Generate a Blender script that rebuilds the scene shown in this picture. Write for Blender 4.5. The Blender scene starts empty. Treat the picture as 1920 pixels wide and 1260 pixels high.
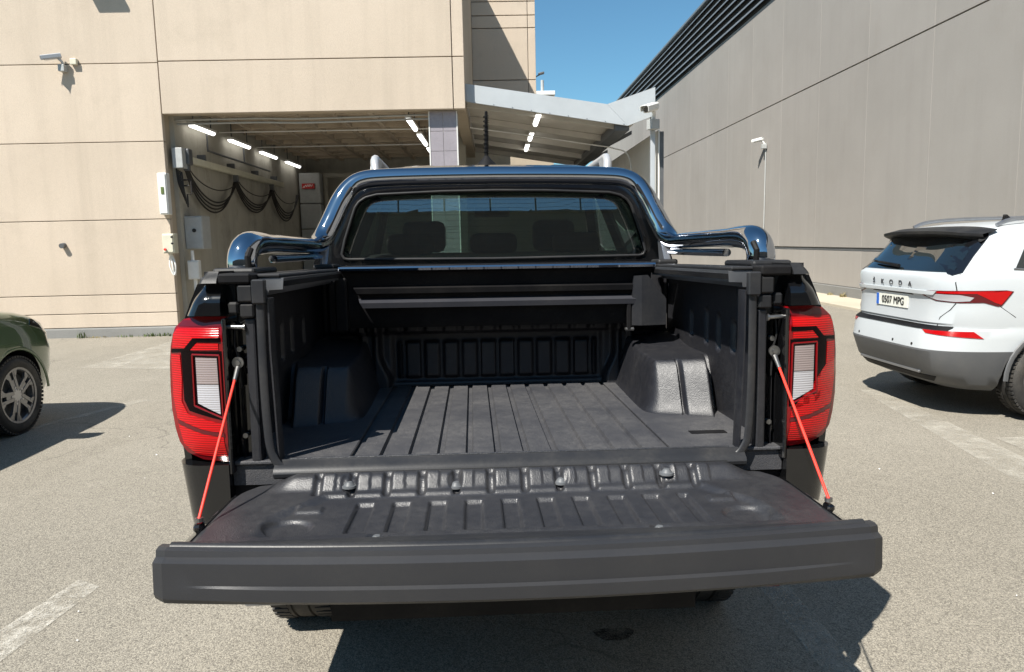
import bpy, bmesh, math, random
from mathutils import Vector, Matrix
R = math.radians
sc = bpy.context.scene
C = sc.collection
random.seed(7)

# ------------------------------------------------------------------ camera
CAM_H, PITCH, YAW, ROLL, FPX = 1.55, R(7.35), R(1.32), R(1.27), 1387.0
F = Vector((math.sin(YAW)*math.cos(PITCH), math.cos(YAW)*math.cos(PITCH), -math.sin(PITCH)))
R0 = Vector((math.cos(YAW), -math.sin(YAW), 0)); U0 = R0.cross(F)
RT = R0*math.cos(ROLL) - U0*math.sin(ROLL); UP = U0*math.cos(ROLL) + R0*math.sin(ROLL)
cam = bpy.data.objects.new('camera', bpy.data.cameras.new('camera')); C.objects.link(cam)
cam.data.sensor_width = 36.0; cam.data.lens = FPX/1920*36.0
cam.data.clip_start = 0.05; cam.data.clip_end = 1000
mw = Matrix((RT, UP, -F)).transposed().to_4x4(); mw.translation = (0, 0, CAM_H)
cam.matrix_world = mw
sc.camera = cam

# ------------------------------------------------------------------ light
SUN = Vector((-0.50, -0.58, 1.0)).normalized()          # towards the sun
elev = math.asin(SUN.z); azim = math.atan2(SUN.x, SUN.y)
w = bpy.data.worlds.new('World'); sc.world = w; w.use_nodes = True
nt = w.node_tree; bg = nt.nodes['Background']
sky = nt.nodes.new('ShaderNodeTexSky'); sky.sky_type = 'NISHITA'; sky.sun_disc = False
sky.sun_elevation = elev; sky.sun_rotation = azim
sky.air_density = 1.0; sky.dust_density = 0.3; sky.ozone_density = 2.5; sky.altitude = 300
tint = nt.nodes.new('ShaderNodeMix'); tint.data_type = 'RGBA'; tint.blend_type = 'MULTIPLY'; tint.inputs[0].default_value = 1.0
tint.inputs[7].default_value = (.66, .98, 1.0, 1); nt.links.new(sky.outputs[0], tint.inputs[6])      # clear, deep summer blue all over
nt.links.new(tint.outputs[2], bg.inputs[0]); bg.inputs[1].default_value = 0.075
sl = bpy.data.lights.new('sun', 'SUN'); sl.energy = 5.0; sl.angle = R(0.53); sl.color = (1.0, 0.955, 0.88)
so = bpy.data.objects.new('sun', sl); C.objects.link(so)
so.rotation_euler = SUN.to_track_quat('Z', 'Y').to_euler(); so.location = (-10, -12, 25)
vs = sc.view_settings; vs.view_transform = 'Standard'; vs.look = 'None'; vs.exposure = 0.78; vs.gamma = 1.0
vs.use_curve_mapping = False
cy = sc.cycles; cy.max_bounces = 7; cy.diffuse_bounces = 3; cy.glossy_bounces = 4; cy.transmission_bounces = 4; cy.transparent_max_bounces = 8

# ------------------------------------------------------------------ helpers: scene objects
def tag(o, label=None, cat=None, group=None, kind=None):
    if label: o['label'] = label
    if cat: o['category'] = cat
    if group: o['group'] = group
    if kind: o['kind'] = kind
    return o
def empty(name, loc=(0, 0, 0), rot=(0, 0, 0), label=None, cat=None, group=None):
    o = bpy.data.objects.new(name, None); C.objects.link(o)
    o.location = loc; o.rotation_euler = rot; o.empty_display_size = 0.2
    return tag(o, label, cat, group)
def link(name, me, mat=None, parent=None):
    o = bpy.data.objects.new(name, me); C.objects.link(o)
    if mat is not None and len(me.materials) == 0: me.materials.append(mat)
    if parent: o.parent = parent
    return o
def copy_tree(o, parent=None):
    c = o.copy(); C.objects.link(c); c.parent = parent
    for ch in o.children: copy_tree(ch, c)
    return c

class MB:
    """collects shapes, builds one mesh object"""
    def __init__(s): s.v = []; s.f = []
    def add(s, vs, fs):
        n = len(s.v); s.v += [tuple(p) for p in vs]; s.f += [tuple(i+n for i in f) for f in fs]; return s
    def box(s, x0, x1, y0, y1, z0, z1, bev=0.0, m=None):
        if bev <= 0:
            vs = [(x, y, z) for z in (z0, z1) for y in (y0, y1) for x in (x0, x1)]
            fs = [(0, 2, 3, 1), (4, 5, 7, 6), (0, 1, 5, 4), (2, 6, 7, 3), (0, 4, 6, 2), (1, 3, 7, 5)]
        else:
            bm = bmesh.new(); bmesh.ops.create_cube(bm, size=1.0)
            for v in bm.verts:
                v.co = Vector(((x0+x1)/2+v.co.x*(x1-x0), (y0+y1)/2+v.co.y*(y1-y0), (z0+z1)/2+v.co.z*(z1-z0)))
            bmesh.ops.bevel(bm, geom=bm.edges[:], offset=bev, segments=2 if bev > .006 else 1, profile=.5, affect='EDGES')
            bm.verts.index_update()
            vs = [v.co.copy() for v in bm.verts]; fs = [tuple(v.index for v in f.verts) for f in bm.faces]; bm.free()
        if m is not None: vs = [m @ Vector(p) for p in vs]
        return s.add(vs, fs)
    def prism(s, poly, axis, a0, a1, m=None):
        """poly of (u,v) swept along axis: 'x' -> (y,z), 'y' -> (x,z), 'z' -> (x,y)"""
        def P(u, v, a): return {'x': (a, u, v), 'y': (u, a, v), 'z': (u, v, a)}[axis]
        n = len(poly); vs = [P(u, v, a0) for u, v in poly]+[P(u, v, a1) for u, v in poly]
        if m is not None: vs = [m @ Vector(p) for p in vs]
        fs = [tuple(range(n)), tuple(range(2*n-1, n-1, -1))]+[(i, i+n, (i+1) % n+n, (i+1) % n) for i in range(n)]
        return s.add(vs, fs)
    def cyl(s, a, b, r, n=16, r2=None):
        return s.tube([a, b], [r, r if r2 is None else r2], n)
    def tube(s, path, r, n=12, ell=None, up=(0, 0, 1), cap=True):
        """ell=(a,b): half sizes across / along 'up'"""
        P = [Vector(p) for p in path]; N = len(P); vs = []; fs = []
        prev = None
        for i, p in enumerate(P):
            t = (P[min(i+1, N-1)]-P[max(i-1, 0)]).normalized()
            if prev is None:
                u = Vector(up)
                if abs(u.dot(t)) > .95: u = Vector((0, 1, 0)) if abs(t.y) < .9 else Vector((1, 0, 0))
            else: u = prev
            u = (u-t*u.dot(t)).normalized(); prev = u; q = t.cross(u)
            rr = r[i] if isinstance(r, (list, tuple)) else r
            for k in range(n):
                a = 2*math.pi*k/n
                if ell: vs.append(p+q*math.cos(a)*ell[0]*rr+u*math.sin(a)*ell[1]*rr)
                else: vs.append(p+q*math.cos(a)*rr+u*math.sin(a)*rr)
        for i in range(N-1):
            for k in range(n):
                fs.append((i*n+k, i*n+(k+1) % n, (i+1)*n+(k+1) % n, (i+1)*n+k))
        if cap: fs += [tuple(range(n-1, -1, -1)), tuple(range((N-1)*n, N*n))]
        return s.add(vs, fs)
    def lathe(s, prof, n=32, axis='y', c=(0, 0, 0), a0=0, a1=2*math.pi):
        """prof: list of (radius, offset along axis)"""
        full = abs(a1-a0-2*math.pi) < 1e-4; m = n if full else n+1; vs = []
        for r, o in prof:
            for k in range(m):
                a = a0+(a1-a0)*k/n; ca, sa = r*math.cos(a), r*math.sin(a)
                p = {'y': (ca, o, sa), 'x': (o, ca, sa), 'z': (ca, sa, o)}[axis]
                vs.append((p[0]+c[0], p[1]+c[1], p[2]+c[2]))
        fs = []
        for i in range(len(prof)-1):
            for k in range(n):
                k2 = (k+1) % m; fs.append((i*m+k, i*m+k2, (i+1)*m+k2, (i+1)*m+k))
        return s.add(vs, fs)
    def grid(s, fn, nu, nv):
        vs = [fn(i/nu, j/nv) for j in range(nv+1) for i in range(nu+1)]
        return s.add(vs, [(j*(nu+1)+i, j*(nu+1)+i+1, (j+1)*(nu+1)+i+1, (j+1)*(nu+1)+i) for j in range(nv) for i in range(nu)])
    def patch(s, poly, fn, thick=.004, step=.03):
        """poly in (a,b); fn(a,b,d) -> point, d = depth below the surface. A conforming curved plate."""
        bm = bmesh.new(); vv = [bm.verts.new((a, b, 0)) for a, b in poly]; f = bm.faces.new(vv)
        bmesh.ops.triangulate(bm, faces=[f])
        for ax in (0, 1):
            lo = min(p[ax] for p in poly); hi = max(p[ax] for p in poly); st = step if not isinstance(step, tuple) else step[ax]
            if st <= 0: continue
            k = lo+st
            while k < hi-1e-5:
                no = [0, 0, 0]; no[ax] = 1; co = [0, 0, 0]; co[ax] = k
                bmesh.ops.bisect_plane(bm, geom=bm.verts[:]+bm.edges[:]+bm.faces[:], plane_co=co, plane_no=no); k += st
        bm.verts.index_update()
        co = [(v.co.x, v.co.y) for v in bm.verts]; n = len(co)
        fs = [tuple(v.index for v in f.verts) for f in bm.faces]
        s.add([fn(a, b, 0) for a, b in co], fs)
        if thick:
            bd = [(e.verts[0].index, e.verts[1].index) for e in bm.edges if e.is_boundary]
            used = sorted({i for e in bd for i in e}); ix = {k: i for i, k in enumerate(used)}; m = len(used)
            s.add([fn(*co[i], 0) for i in used]+[fn(*co[i], thick) for i in used], [(ix[a], ix[b], ix[b]+m, ix[a]+m) for a, b in bd])
        bm.free(); return s
    def build(s, name, mat=None, parent=None, smooth=32, fix=True):
        me = bpy.data.meshes.new(name); me.from_pydata([tuple(p) for p in s.v], [], s.f)
        if fix:
            bm = bmesh.new(); bm.from_mesh(me); bmesh.ops.recalc_face_normals(bm, faces=bm.faces[:]); bm.to_mesh(me); bm.free()
        if smooth:
            for p in me.polygons: p.use_smooth = True
            me.set_sharp_from_angle(angle=R(smooth))
        return link(name, me, mat, parent)
def bx(name, mat, parent, x0, x1, y0, y1, z0, z1, bev=0.0, m=None):
    return MB().box(x0, x1, y0, y1, z0, z1, bev, m).build(name, mat, parent, 0, False)
def spline(P, k=6):
    """Catmull-Rom through the points"""
    P = [Vector(p) for p in P]; out = []
    for i in range(len(P)-1):
        a = P[max(i-1, 0)]; b = P[i]; c = P[i+1]; d = P[min(i+2, len(P)-1)]
        for j in range(k):
            t = j/k; out.append(.5*((2*b)+(c-a)*t+(2*a-5*b+4*c-d)*t*t+(3*b-a-3*c+d)*t**3))
    return out+[P[-1]]
def lerpt(tab, z):
    if z <= tab[0][0]: return tab[0][1]
    for (a, p), (b, q) in zip(tab, tab[1:]):
        if z <= b: return p+(q-p)*(z-a)/(b-a)
    return tab[-1][1]
def ss(a, b, x):
    t = max(0., min(1., (x-a)/(b-a))); return t*t*(3-2*t)
def hump(x, c, h, e):          # 1 within c+-h, fading over e
    return 1-ss(h, h+e, abs(x-c))

# ------------------------------------------------------------------ helpers: materials
def newmat(name):
    m = bpy.data.materials.new(name); m.use_nodes = True; t = m.node_tree
    return m, t, t.nodes, t.links, t.nodes['Principled BSDF']
def N(t, kind, **kw):
    n = t.nodes.new(kind)
    for k, v in kw.items(): setattr(n, k, v)
    return n
def coords(t, scale=(1, 1, 1)):
    tc = N(t, 'ShaderNodeTexCoord'); mp = N(t, 'ShaderNodeMapping'); mp.inputs['Scale'].default_value = scale
    t.links.new(tc.outputs['Object'], mp.inputs[0]); return mp.outputs[0]
def noise(t, vec, scale, detail=4, rough=.55):
    n = N(t, 'ShaderNodeTexNoise'); n.inputs['Scale'].default_value = scale; n.inputs['Detail'].default_value = detail
    n.inputs['Roughness'].default_value = rough; t.links.new(vec, n.inputs['Vector']); return n.outputs[0]
def ramp(t, fac, stops):
    r = N(t, 'ShaderNodeValToRGB'); e = r.color_ramp.elements
    while len(e) < len(stops): e.new(.5)
    for el, (p, c) in zip(e, stops):
        el.position = p; el.color = (c, c, c, 1) if isinstance(c, (int, float)) else (*c, 1)
    t.links.new(fac, r.inputs[0]); return r.outputs[0]
def mix(t, fac, a, b, mode='MIX'):
    n = N(t, 'ShaderNodeMix', data_type='RGBA', blend_type=mode); n.clamp_factor = True
    for s, v in ((n.inputs[0], fac), (n.inputs[6], a), (n.inputs[7], b)):
        if isinstance(v, (int, float)): s.default_value = v
        elif isinstance(v, tuple): s.default_value = (*v, 1) if len(v) == 3 else v
        else: t.links.new(v, s)
    return n.outputs[2]
def bump(t, b, h, strength, dist=.002):
    n = N(t, 'ShaderNodeBump'); n.inputs['Strength'].default_value = strength; n.inputs['Distance'].default_value = dist
    t.links.new(h, n.inputs['Height']); t.links.new(n.outputs[0], b.inputs['Normal']); return n
def pm(name, col, rough=.5, metal=0., spec=.5, coat=0., var=.0, vs_=6., bmp=0., bs=60., bt='noise', bd=.002, rvar=0., rs=8., dust=0.):
    m, t, ns, lk, b = newmat(name)
    b.inputs['Base Color'].default_value = (*col, 1); b.inputs['Roughness'].default_value = rough
    b.inputs['Metallic'].default_value = metal; b.inputs['Specular IOR Level'].default_value = spec
    b.inputs['Coat Weight'].default_value = coat; b.inputs['Coat Roughness'].default_value = .03
    v = coords(t)
    c = None
    if var:
        n = noise(t, v, vs_, 6, .6)
        c = mix(t, ramp(t, n, [(.3, 0.), (.7, 1.)]), tuple(x*(1-var) for x in col), tuple(min(1, x*(1+var)) for x in col))
    if dust:
        n = noise(t, v, 3.5, 8, .65); n2 = noise(t, v, 90, 3, .6)
        fac = mix(t, 1., ramp(t, n, [(.42, 0.), (.75, dust)]), ramp(t, n2, [(.3, .4), (.7, 1.)]), 'MULTIPLY')
        c = mix(t, fac, c if c is not None else col, (.33, .30, .25))
    if c is not None: lk.new(c, b.inputs['Base Color'])
    if rvar:
        n = noise(t, v, rs, 6, .6); mr = N(t, 'ShaderNodeMapRange')
        mr.inputs[3].default_value = max(.02, rough-rvar); mr.inputs[4].default_value = rough+rvar
        lk.new(n, mr.inputs[0]); lk.new(mr.outputs[0], b.inputs['Roughness'])
    if bmp:
        if bt == 'noise': h = noise(t, v, bs, 4, .6)
        else:
            vo = N(t, 'ShaderNodeTexVoronoi', feature='SMOOTH_F1' if bt == 'voro' else 'F1'); vo.inputs['Scale'].default_value = bs
            lk.new(v, vo.inputs['Vector']); h = vo.outputs['Distance']
            if bt == 'wave': pass
        bump(t, b, h, bmp, bd)
    return m
def glassmat(name, tint, refl=.06, rough=.0):
    m, t, ns, lk, b = newmat(name); ns.remove(b); out = ns['Material Output']
    tr = N(t, 'ShaderNodeBsdfTransparent'); tr.inputs[0].default_value = (*tint, 1)
    gl = N(t, 'ShaderNodeBsdfGlossy'); gl.inputs['Roughness'].default_value = rough; gl.inputs[0].default_value = (1, 1, 1, 1)
    lw = N(t, 'ShaderNodeLayerWeight'); lw.inputs[0].default_value = .5
    pw = N(t, 'ShaderNodeMath', operation='POWER'); pw.inputs[1].default_value = 5.; lk.new(lw.outputs['Facing'], pw.inputs[0])
    ad = N(t, 'ShaderNodeMath', operation='MULTIPLY_ADD', use_clamp=True); ad.inputs[1].default_value = .95; ad.inputs[2].default_value = .045+refl; lk.new(pw.outputs[0], ad.inputs[0])
    mx = N(t, 'ShaderNodeMixShader'); lk.new(ad.outputs[0], mx.inputs[0]); lk.new(tr.outputs[0], mx.inputs[1]); lk.new(gl.outputs[0], mx.inputs[2])
    lk.new(mx.outputs[0], out.inputs[0]); return m
def emitmat(name, col, s):
    m, t, ns, lk, b = newmat(name)
    b.inputs['Base Color'].default_value = (.8, .8, .8, 1); b.inputs['Emission Color'].default_value = (*col, 1); b.inputs['Emission Strength'].default_value = s
    return m

def concrete(name, a, b_, streak=.25, speck=.25, bstr=.35, stain=(.16, .14, .11), grime=.25):
    m, t, ns, lk, b = newmat(name); v = coords(t)
    c = mix(t, ramp(t, noise(t, v, .55, 6, .6), [(.3, 0.), (.7, 1.)]), a, b_)
    c = mix(t, mix(t, 1., ramp(t, noise(t, coords(t, (2.2, 2.2, .12)), 1.6, 6, .6), [(.48, 0.), (.78, 1.)]), (streak,)*3, 'MULTIPLY'), c, tuple(x*.62 for x in a))
    c = mix(t, mix(t, 1., ramp(t, noise(t, v, 1.3, 5, .72), [(.55, 0.), (.8, 1.)]), (grime,)*3, 'MULTIPLY'), c, stain)
    c = mix(t, mix(t, 1., ramp(t, noise(t, v, 95, 3, .7), [(.35, 1.), (.6, 0.)]), (speck,)*3, 'MULTIPLY'), c, tuple(x*.55 for x in a))
    oi = N(t, 'ShaderNodeObjectInfo'); c = mix(t, 1., c, ramp(t, oi.outputs['Random'], [(0., .93), (1., 1.03)]), 'MULTIPLY')
    lk.new(c, b.inputs['Base Color']); b.inputs['Roughness'].default_value = .9; b.inputs['Specular IOR Level'].default_value = .2
    bump(t, b, noise(t, v, 60, 5, .65), bstr, .012); return m

# ------------------------------------------------------------------ materials
def asphalt():
    m, t, ns, lk, b = newmat('asphalt'); v = coords(t)
    c = mix(t, ramp(t, noise(t, v, .42, 5, .6), [(.32, 0.), (.68, 1.)]), (.218, .200, .165), (.335, .309, .260))
    c = mix(t, mix(t, 1., ramp(t, noise(t, coords(t, (2.0, .22, 1.)), 1.1, 5, .62), [(.5, 0.), (.72, 1.)]), (.42,)*3, 'MULTIPLY'), c, (.165, .150, .124))
    c = mix(t, mix(t, 1., ramp(t, noise(t, v, 1.7, 6, .7), [(.5, 0.), (.72, 1.)]), (.5,)*3, 'MULTIPLY'), c, (.155, .140, .113))
    vo = N(t, 'ShaderNodeTexVoronoi', feature='F1'); vo.inputs['Scale'].default_value = 210; lk.new(v, vo.inputs['Vector'])
    cell = N(t, 'ShaderNodeSeparateColor'); lk.new(vo.outputs['Color'], cell.inputs[0])
    c = mix(t, ramp(t, cell.outputs[0], [(0., 0.), (1., 1.)]), c, mix(t, .65, c, (.56, .51, .41)))
    c = mix(t, ramp(t, cell.outputs[1], [(.55, 0.), (.95, .7)]), c, (.10, .09, .073))
    c = mix(t, ramp(t, vo.outputs['Distance'], [(.5, 0.), (.85, .5)]), c, (.09, .08, .068))
    c = mix(t, ramp(t, noise(t, v, 420, 2, .6), [(.4, .35), (.6, 0.)]), c, (.05, .045, .04))
    # fine cracks
    vc = N(t, 'ShaderNodeTexVoronoi', feature='DISTANCE_TO_EDGE'); vc.inputs['Scale'].default_value = .23
    wv = N(t, 'ShaderNodeVectorMath', operation='ADD'); nn = N(t, 'ShaderNodeTexNoise'); nn.inputs['Scale'].default_value = 1.6; nn.inputs['Detail'].default_value = 6
    lk.new(v, nn.inputs['Vector']); sc_ = N(t, 'ShaderNodeVectorMath', operation='SCALE'); sc_.inputs['Scale'].default_value = .8
    lk.new(nn.outputs[1], sc_.inputs[0]); lk.new(v, wv.inputs[0]); lk.new(sc_.outputs[0], wv.inputs[1]); lk.new(wv.outputs[0], vc.inputs['Vector'])
    crack = ramp(t, vc.outputs['Distance'], [(.0, 1.), (.0035, 0.)])
    c = mix(t, mix(t, 1., crack, ramp(t, noise(t, v, .5, 3), [(.5, 0.), (.62, .6)]), 'MULTIPLY'), c, (.055, .05, .042))
    lk.new(c, b.inputs['Base Color']); b.inputs['Roughness'].default_value = .88; b.inputs['Specular IOR Level'].default_value = .25
    h = mix(t, .4, vo.outputs['Distance'], noise(t, v, 300, 3, .6)); nb = bump(t, b, h, .55, .006); nb.invert = True
    return m
def wornpaint(name, col, lo, hi, scale=9.):
    """paint worn through in patches; bare where worn"""
    m, t, ns, lk, b = newmat(name); v = coords(t); out = ns['Material Output']
    b.inputs['Base Color'].default_value = (*col, 1); b.inputs['Roughness'].default_value = .85
    f = mix(t, 1., ramp(t, noise(t, v, scale, 8, .75), [(lo, 0.), (hi, 1.)]), ramp(t, noise(t, v, 160, 3, .7), [(.38, .12), (.55, 1.)]), 'MULTIPLY')
    tr = N(t, 'ShaderNodeBsdfTransparent'); mx = N(t, 'ShaderNodeMixShader')
    lk.new(f, mx.inputs[0]); lk.new(tr.outputs[0], mx.inputs[1]); lk.new(b.outputs[0], mx.inputs[2]); lk.new(mx.outputs[0], out.inputs[0])
    return m
M = {}
M['asphalt'] = asphalt()
M['paint'] = wornpaint('worn_white_paint', (.60, .57, .50), .40, .66)
M['paint2'] = wornpaint('worn_pale_paint', (.52, .49, .42), .38, .70, 4.)
M['oil'] = wornpaint('oil_stain', (.018, .016, .014), .35, .6, 12.)
M['cream'] = concrete('cream_concrete', (.545, .460, .366), (.605, .512, .412), .30, .22, .45, (.30, .25, .19), .22)
M['cream2'] = concrete('cream_concrete_dull', (.45, .375, .28), (.51, .43, .325), .2, .15, .3, (.30, .25, .18), .25)
M['greywall'] = concrete('grey_concrete', (.315, .295, .270), (.35, .328, .302), .16, .12, .18, (.27, .235, .20), .22)
M['kerb'] = concrete('kerb_concrete', (.22, .22, .21), (.28, .275, .26), .1, .3, .5)
M['pave'] = concrete('pavement_concrete', (.46, .41, .32), (.54, .48, .38), 0., .3, .5)
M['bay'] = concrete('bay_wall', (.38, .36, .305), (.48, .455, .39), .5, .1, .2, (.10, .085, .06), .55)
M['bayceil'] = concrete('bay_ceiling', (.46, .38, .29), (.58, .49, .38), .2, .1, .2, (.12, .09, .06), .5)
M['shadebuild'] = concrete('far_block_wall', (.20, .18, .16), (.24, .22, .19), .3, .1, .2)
M['tile'] = pm('mauve_tile', (.30, .275, .30), .28, spec=.5, var=.08, vs_=3., rvar=.08)
M['grout'] = pm('grout', (.52, .50, .47), .9)
M['steel'] = pm('painted_steel', (.42, .45, .47), .45, var=.06, vs_=2., rvar=.1)
M['canopyunder'] = pm('canopy_underside', (.52, .49, .44), .6, var=.15, vs_=1.2, dust=.3)
M['darksteel'] = pm('dark_steel', (.10, .105, .11), .5, var=.2, vs_=3.)
M['louvre'] = pm('louvre_metal', (.20, .215, .23), .42, metal=.3, var=.1, vs_=2.)
M['louvredark'] = pm('louvre_gap', (.02, .02, .022), .8)
M['whiteplastic'] = pm('white_plastic', (.72, .72, .69), .4, var=.06, vs_=9.)
M['greyplastic'] = pm('grey_plastic', (.40, .41, .40), .5, var=.08, vs_=9.)
M['beigeplastic'] = pm('beige_plastic', (.60, .58, .46), .5, var=.08)
M['blackrubber'] = pm('black_cable', (.025, .022, .02), .6)
M['lamptube'] = emitmat('lit_tube', (1., .98, .94), 2.2)
M['panelmetal'] = pm('cladding_metal', (.74, .72, .67), .5, var=.06, vs_=1.5)
M['redsign'] = pm('red_sign', (.55, .03, .025), .5)
M['white'] = pm('white_print', (.8, .8, .8), .5)
M['weed'] = pm('weed_leaf', (.10, .14, .035), .7, var=.35, vs_=30.)
M['dryweed'] = pm('dry_weed', (.30, .25, .12), .8, var=.3, vs_=30.)
# vehicles
M['black'] = pm('black_paint', (.0045, .0047, .0055), .10, spec=.4, coat=.5, rvar=.03, rs=3., dust=.012)
M['satin'] = pm('satin_black_plastic', (.014, .0145, .016), .48, spec=.3, bmp=.12, bs=420., rvar=.08, dust=.10)
M['lip'] = pm('tailgate_lip_plastic', (.025, .0255, .028), .46, spec=.35, bmp=.25, bs=620., rvar=.04, dust=.03)
M['matte'] = pm('matte_black_plastic', (.006, .006, .007), .6, spec=.16, bmp=.1, bs=300., dust=.06)
M['slatgrey'] = pm('roller_slat_plastic', (.034, .035, .042), .5, spec=.2, bmp=.1, bs=300., dust=.08)
M['bracket'] = pm('bracket_plastic', (.015, .016, .019), .55, spec=.15, bmp=.15, bs=300., dust=.08)
M['rubber'] = pm('seal_rubber', (.020, .021, .024), .38, spec=.28, bmp=.1, bs=200., rvar=.1, dust=.12)
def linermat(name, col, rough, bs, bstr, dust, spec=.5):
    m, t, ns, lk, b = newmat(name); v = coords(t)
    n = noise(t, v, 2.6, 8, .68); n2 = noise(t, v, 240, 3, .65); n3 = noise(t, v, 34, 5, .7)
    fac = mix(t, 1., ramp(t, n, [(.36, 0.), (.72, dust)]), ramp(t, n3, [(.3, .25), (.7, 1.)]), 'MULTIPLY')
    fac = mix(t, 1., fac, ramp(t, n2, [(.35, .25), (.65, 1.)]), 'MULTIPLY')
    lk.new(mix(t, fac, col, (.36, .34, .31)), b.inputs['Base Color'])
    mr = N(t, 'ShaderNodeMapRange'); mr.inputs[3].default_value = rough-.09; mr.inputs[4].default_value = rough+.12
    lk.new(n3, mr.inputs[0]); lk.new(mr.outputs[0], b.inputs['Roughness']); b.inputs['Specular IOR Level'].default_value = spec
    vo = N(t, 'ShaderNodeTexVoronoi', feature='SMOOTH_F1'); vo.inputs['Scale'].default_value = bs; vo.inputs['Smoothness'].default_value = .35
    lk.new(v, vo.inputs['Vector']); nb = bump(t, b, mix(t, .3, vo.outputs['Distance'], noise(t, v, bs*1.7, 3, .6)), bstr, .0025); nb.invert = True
    return m
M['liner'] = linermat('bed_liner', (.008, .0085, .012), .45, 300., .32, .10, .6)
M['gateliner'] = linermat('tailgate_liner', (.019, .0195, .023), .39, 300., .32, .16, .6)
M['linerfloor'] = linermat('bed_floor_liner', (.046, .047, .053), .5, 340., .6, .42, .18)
M['chrome'] = pm('polished_steel', (.45, .47, .51), .045, metal=1., rvar=.03, rs=4.)
M['zinc'] = pm('zinc_metal', (.26, .257, .25), .35, metal=.9, var=.2, vs_=40.)
M['alu'] = pm('brushed_aluminium', (.30, .31, .33), .32, metal=.8, var=.12, vs_=6.)
M['railsilver'] = pm('silver_rail', (.50, .51, .52), .38, metal=.4)
M['redcable'] = pm('red_cable', (.80, .045, .025), .45)
def lensmat(name, col, rough, bs, strength, axis=2, metal=0., dip=.36):
    m, t, ns, lk, b = newmat(name); v = coords(t)
    b.inputs['Base Color'].default_value = (*col, 1); b.inputs['Roughness'].default_value = rough; b.inputs['Metallic'].default_value = metal
    b.inputs['Coat Weight'].default_value = .35; b.inputs['Coat Roughness'].default_value = .03; b.inputs['Specular IOR Level'].default_value = .25
    wv = N(t, 'ShaderNodeTexWave', wave_type='BANDS', bands_direction='XYZ'[axis]); wv.inputs['Scale'].default_value = bs
    wv.inputs['Distortion'].default_value = .6; lk.new(v, wv.inputs['Vector'])
    c = mix(t, ramp(t, wv.outputs[1], [(.2, .0), (.9, .55)]), col, tuple(min(1., x*dip) for x in col)); lk.new(c, b.inputs['Base Color'])
    bump(t, b, wv.outputs[1], strength, .002); return m
M['redlens'] = lensmat('red_lens', (.52, .0012, .0025), .22, 46., .5)
M['reddark'] = pm('dark_red_lens', (.09, .004, .007), .08, spec=.3, coat=.5)
M['redmid'] = pm('mid_red_lens', (.17, .002, .004), .10, spec=.3, coat=.35)
M['lensblack'] = pm('smoked_lens', (.003, .001, .0015), .12, spec=.12)
M['clearlens'] = lensmat('clear_lens', (.50, .49, .51), .25, 46., .35, 2, .2, .72)
M['reflectlens'] = lensmat('clear_lens_reflection', (.34, .28, .27), .25, 46., .35, 2, .25, .72)  # pinkish-brown reflection on the upper clear lens, put into its colour
M['tint'] = glassmat('tinted_glass', (.21, .275, .245), .13)
M['screen'] = glassmat('windscreen_glass', (.66, .84, .74), .01)
M['darkglass'] = pm('dark_car_glass', (.008, .012, .014), .02, spec=.8, coat=1.)
M['fabric'] = pm('seat_fabric', (.022, .022, .024), .85, bmp=.2, bs=300.)
M['interior'] = pm('cabin_plastic', (.035, .033, .032), .7)
M['headliner'] = pm('headliner', (.32, .30, .28), .9)
M['tyre'] = pm('tyre_rubber', (.022, .021, .020), .78, bmp=.3, bs=180., dust=.30)
M['alloy'] = pm('alloy_grey', (.26, .26, .265), .3, metal=.75, var=.1, vs_=20.)
M['alloylight'] = pm('alloy_silver', (.45, .45, .46), .3, metal=.7)
M['whitepaint'] = pm('white_paint', (.50, .53, .545), .3, coat=.4, rvar=.04)
M['greenpaint'] = pm('dark_green_paint', (.045, .095, .030), .22, metal=.25, coat=1., dust=.05)
M['cladding'] = pm('grey_cladding', (.085, .088, .092), .55, bmp=.12, bs=300., dust=.12)
M['glossblack'] = pm('gloss_black', (.006, .006, .007), .1, coat=1.)
M['plate'] = pm('number_plate', (.74, .74, .66), .4)
M['plateblue'] = pm('plate_blue', (.02, .12, .50), .4)
M['ink'] = pm('plate_ink', (.012, .012, .012), .5)
M['chromedark'] = pm('dark_chrome_letters', (.10, .10, .105), .25, metal=.8)

# ------------------------------------------------------------------ ground
def struct(o): o['kind'] = 'structure'; return o
g = MB().grid(lambda u, v: (-150+300*u, -150+300*v, 0), 6, 6)
struct(g.build('ground', M['asphalt'], None, 0))
def sheet(name, poly, mat, z=.004):
    return struct(MB().add([(x, y, z) for x, y in poly], [tuple(range(len(poly)))]).build(name, mat, None, 0))
sheet('parking_line', [(-1.92, 2.62), (-2.09, 2.80), (-2.00, 3.38), (-1.86, 3.30)], M['paint'])
sheet('parking_line', [(-4.6, 5.10), (-4.62, 5.26), (-3.70, 7.62), (-3.56, 7.58)], M['paint2'])
sheet('parking_line', [(1.14, 2.30), (1.28, 2.30), (1.27, 3.4), (1.14, 3.4)], M['paint2'])
sheet('parking_line', [(3.20, 4.30), (3.55, 4.30), (3.78, 7.10), (3.60, 7.12)], M['paint2'])
sheet('parking_line', [(3.70, 4.10), (4.35, 4.10), (4.00, 5.30), (3.72, 5.30)], M['paint2'], .008)
sheet('concrete_patch', [(-5.5, 9.8), (-4.2, 9.5), (-4.4, 11.9), (-5.4, 12.4)], M['paint2'])
sheet('oil_stain', [(.44+.075*math.cos(a)*(1+.2*math.sin(3*a)), 2.73+.06*math.sin(a)*(1+.25*math.cos(2*a))) for a in [i*math.pi/9 for i in range(18)]], M['oil'])
bx('pavement', M['pave'], None, 7.25, 8.30, -4, 58, -.05, .06, .012)['kind'] = 'structure'

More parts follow.
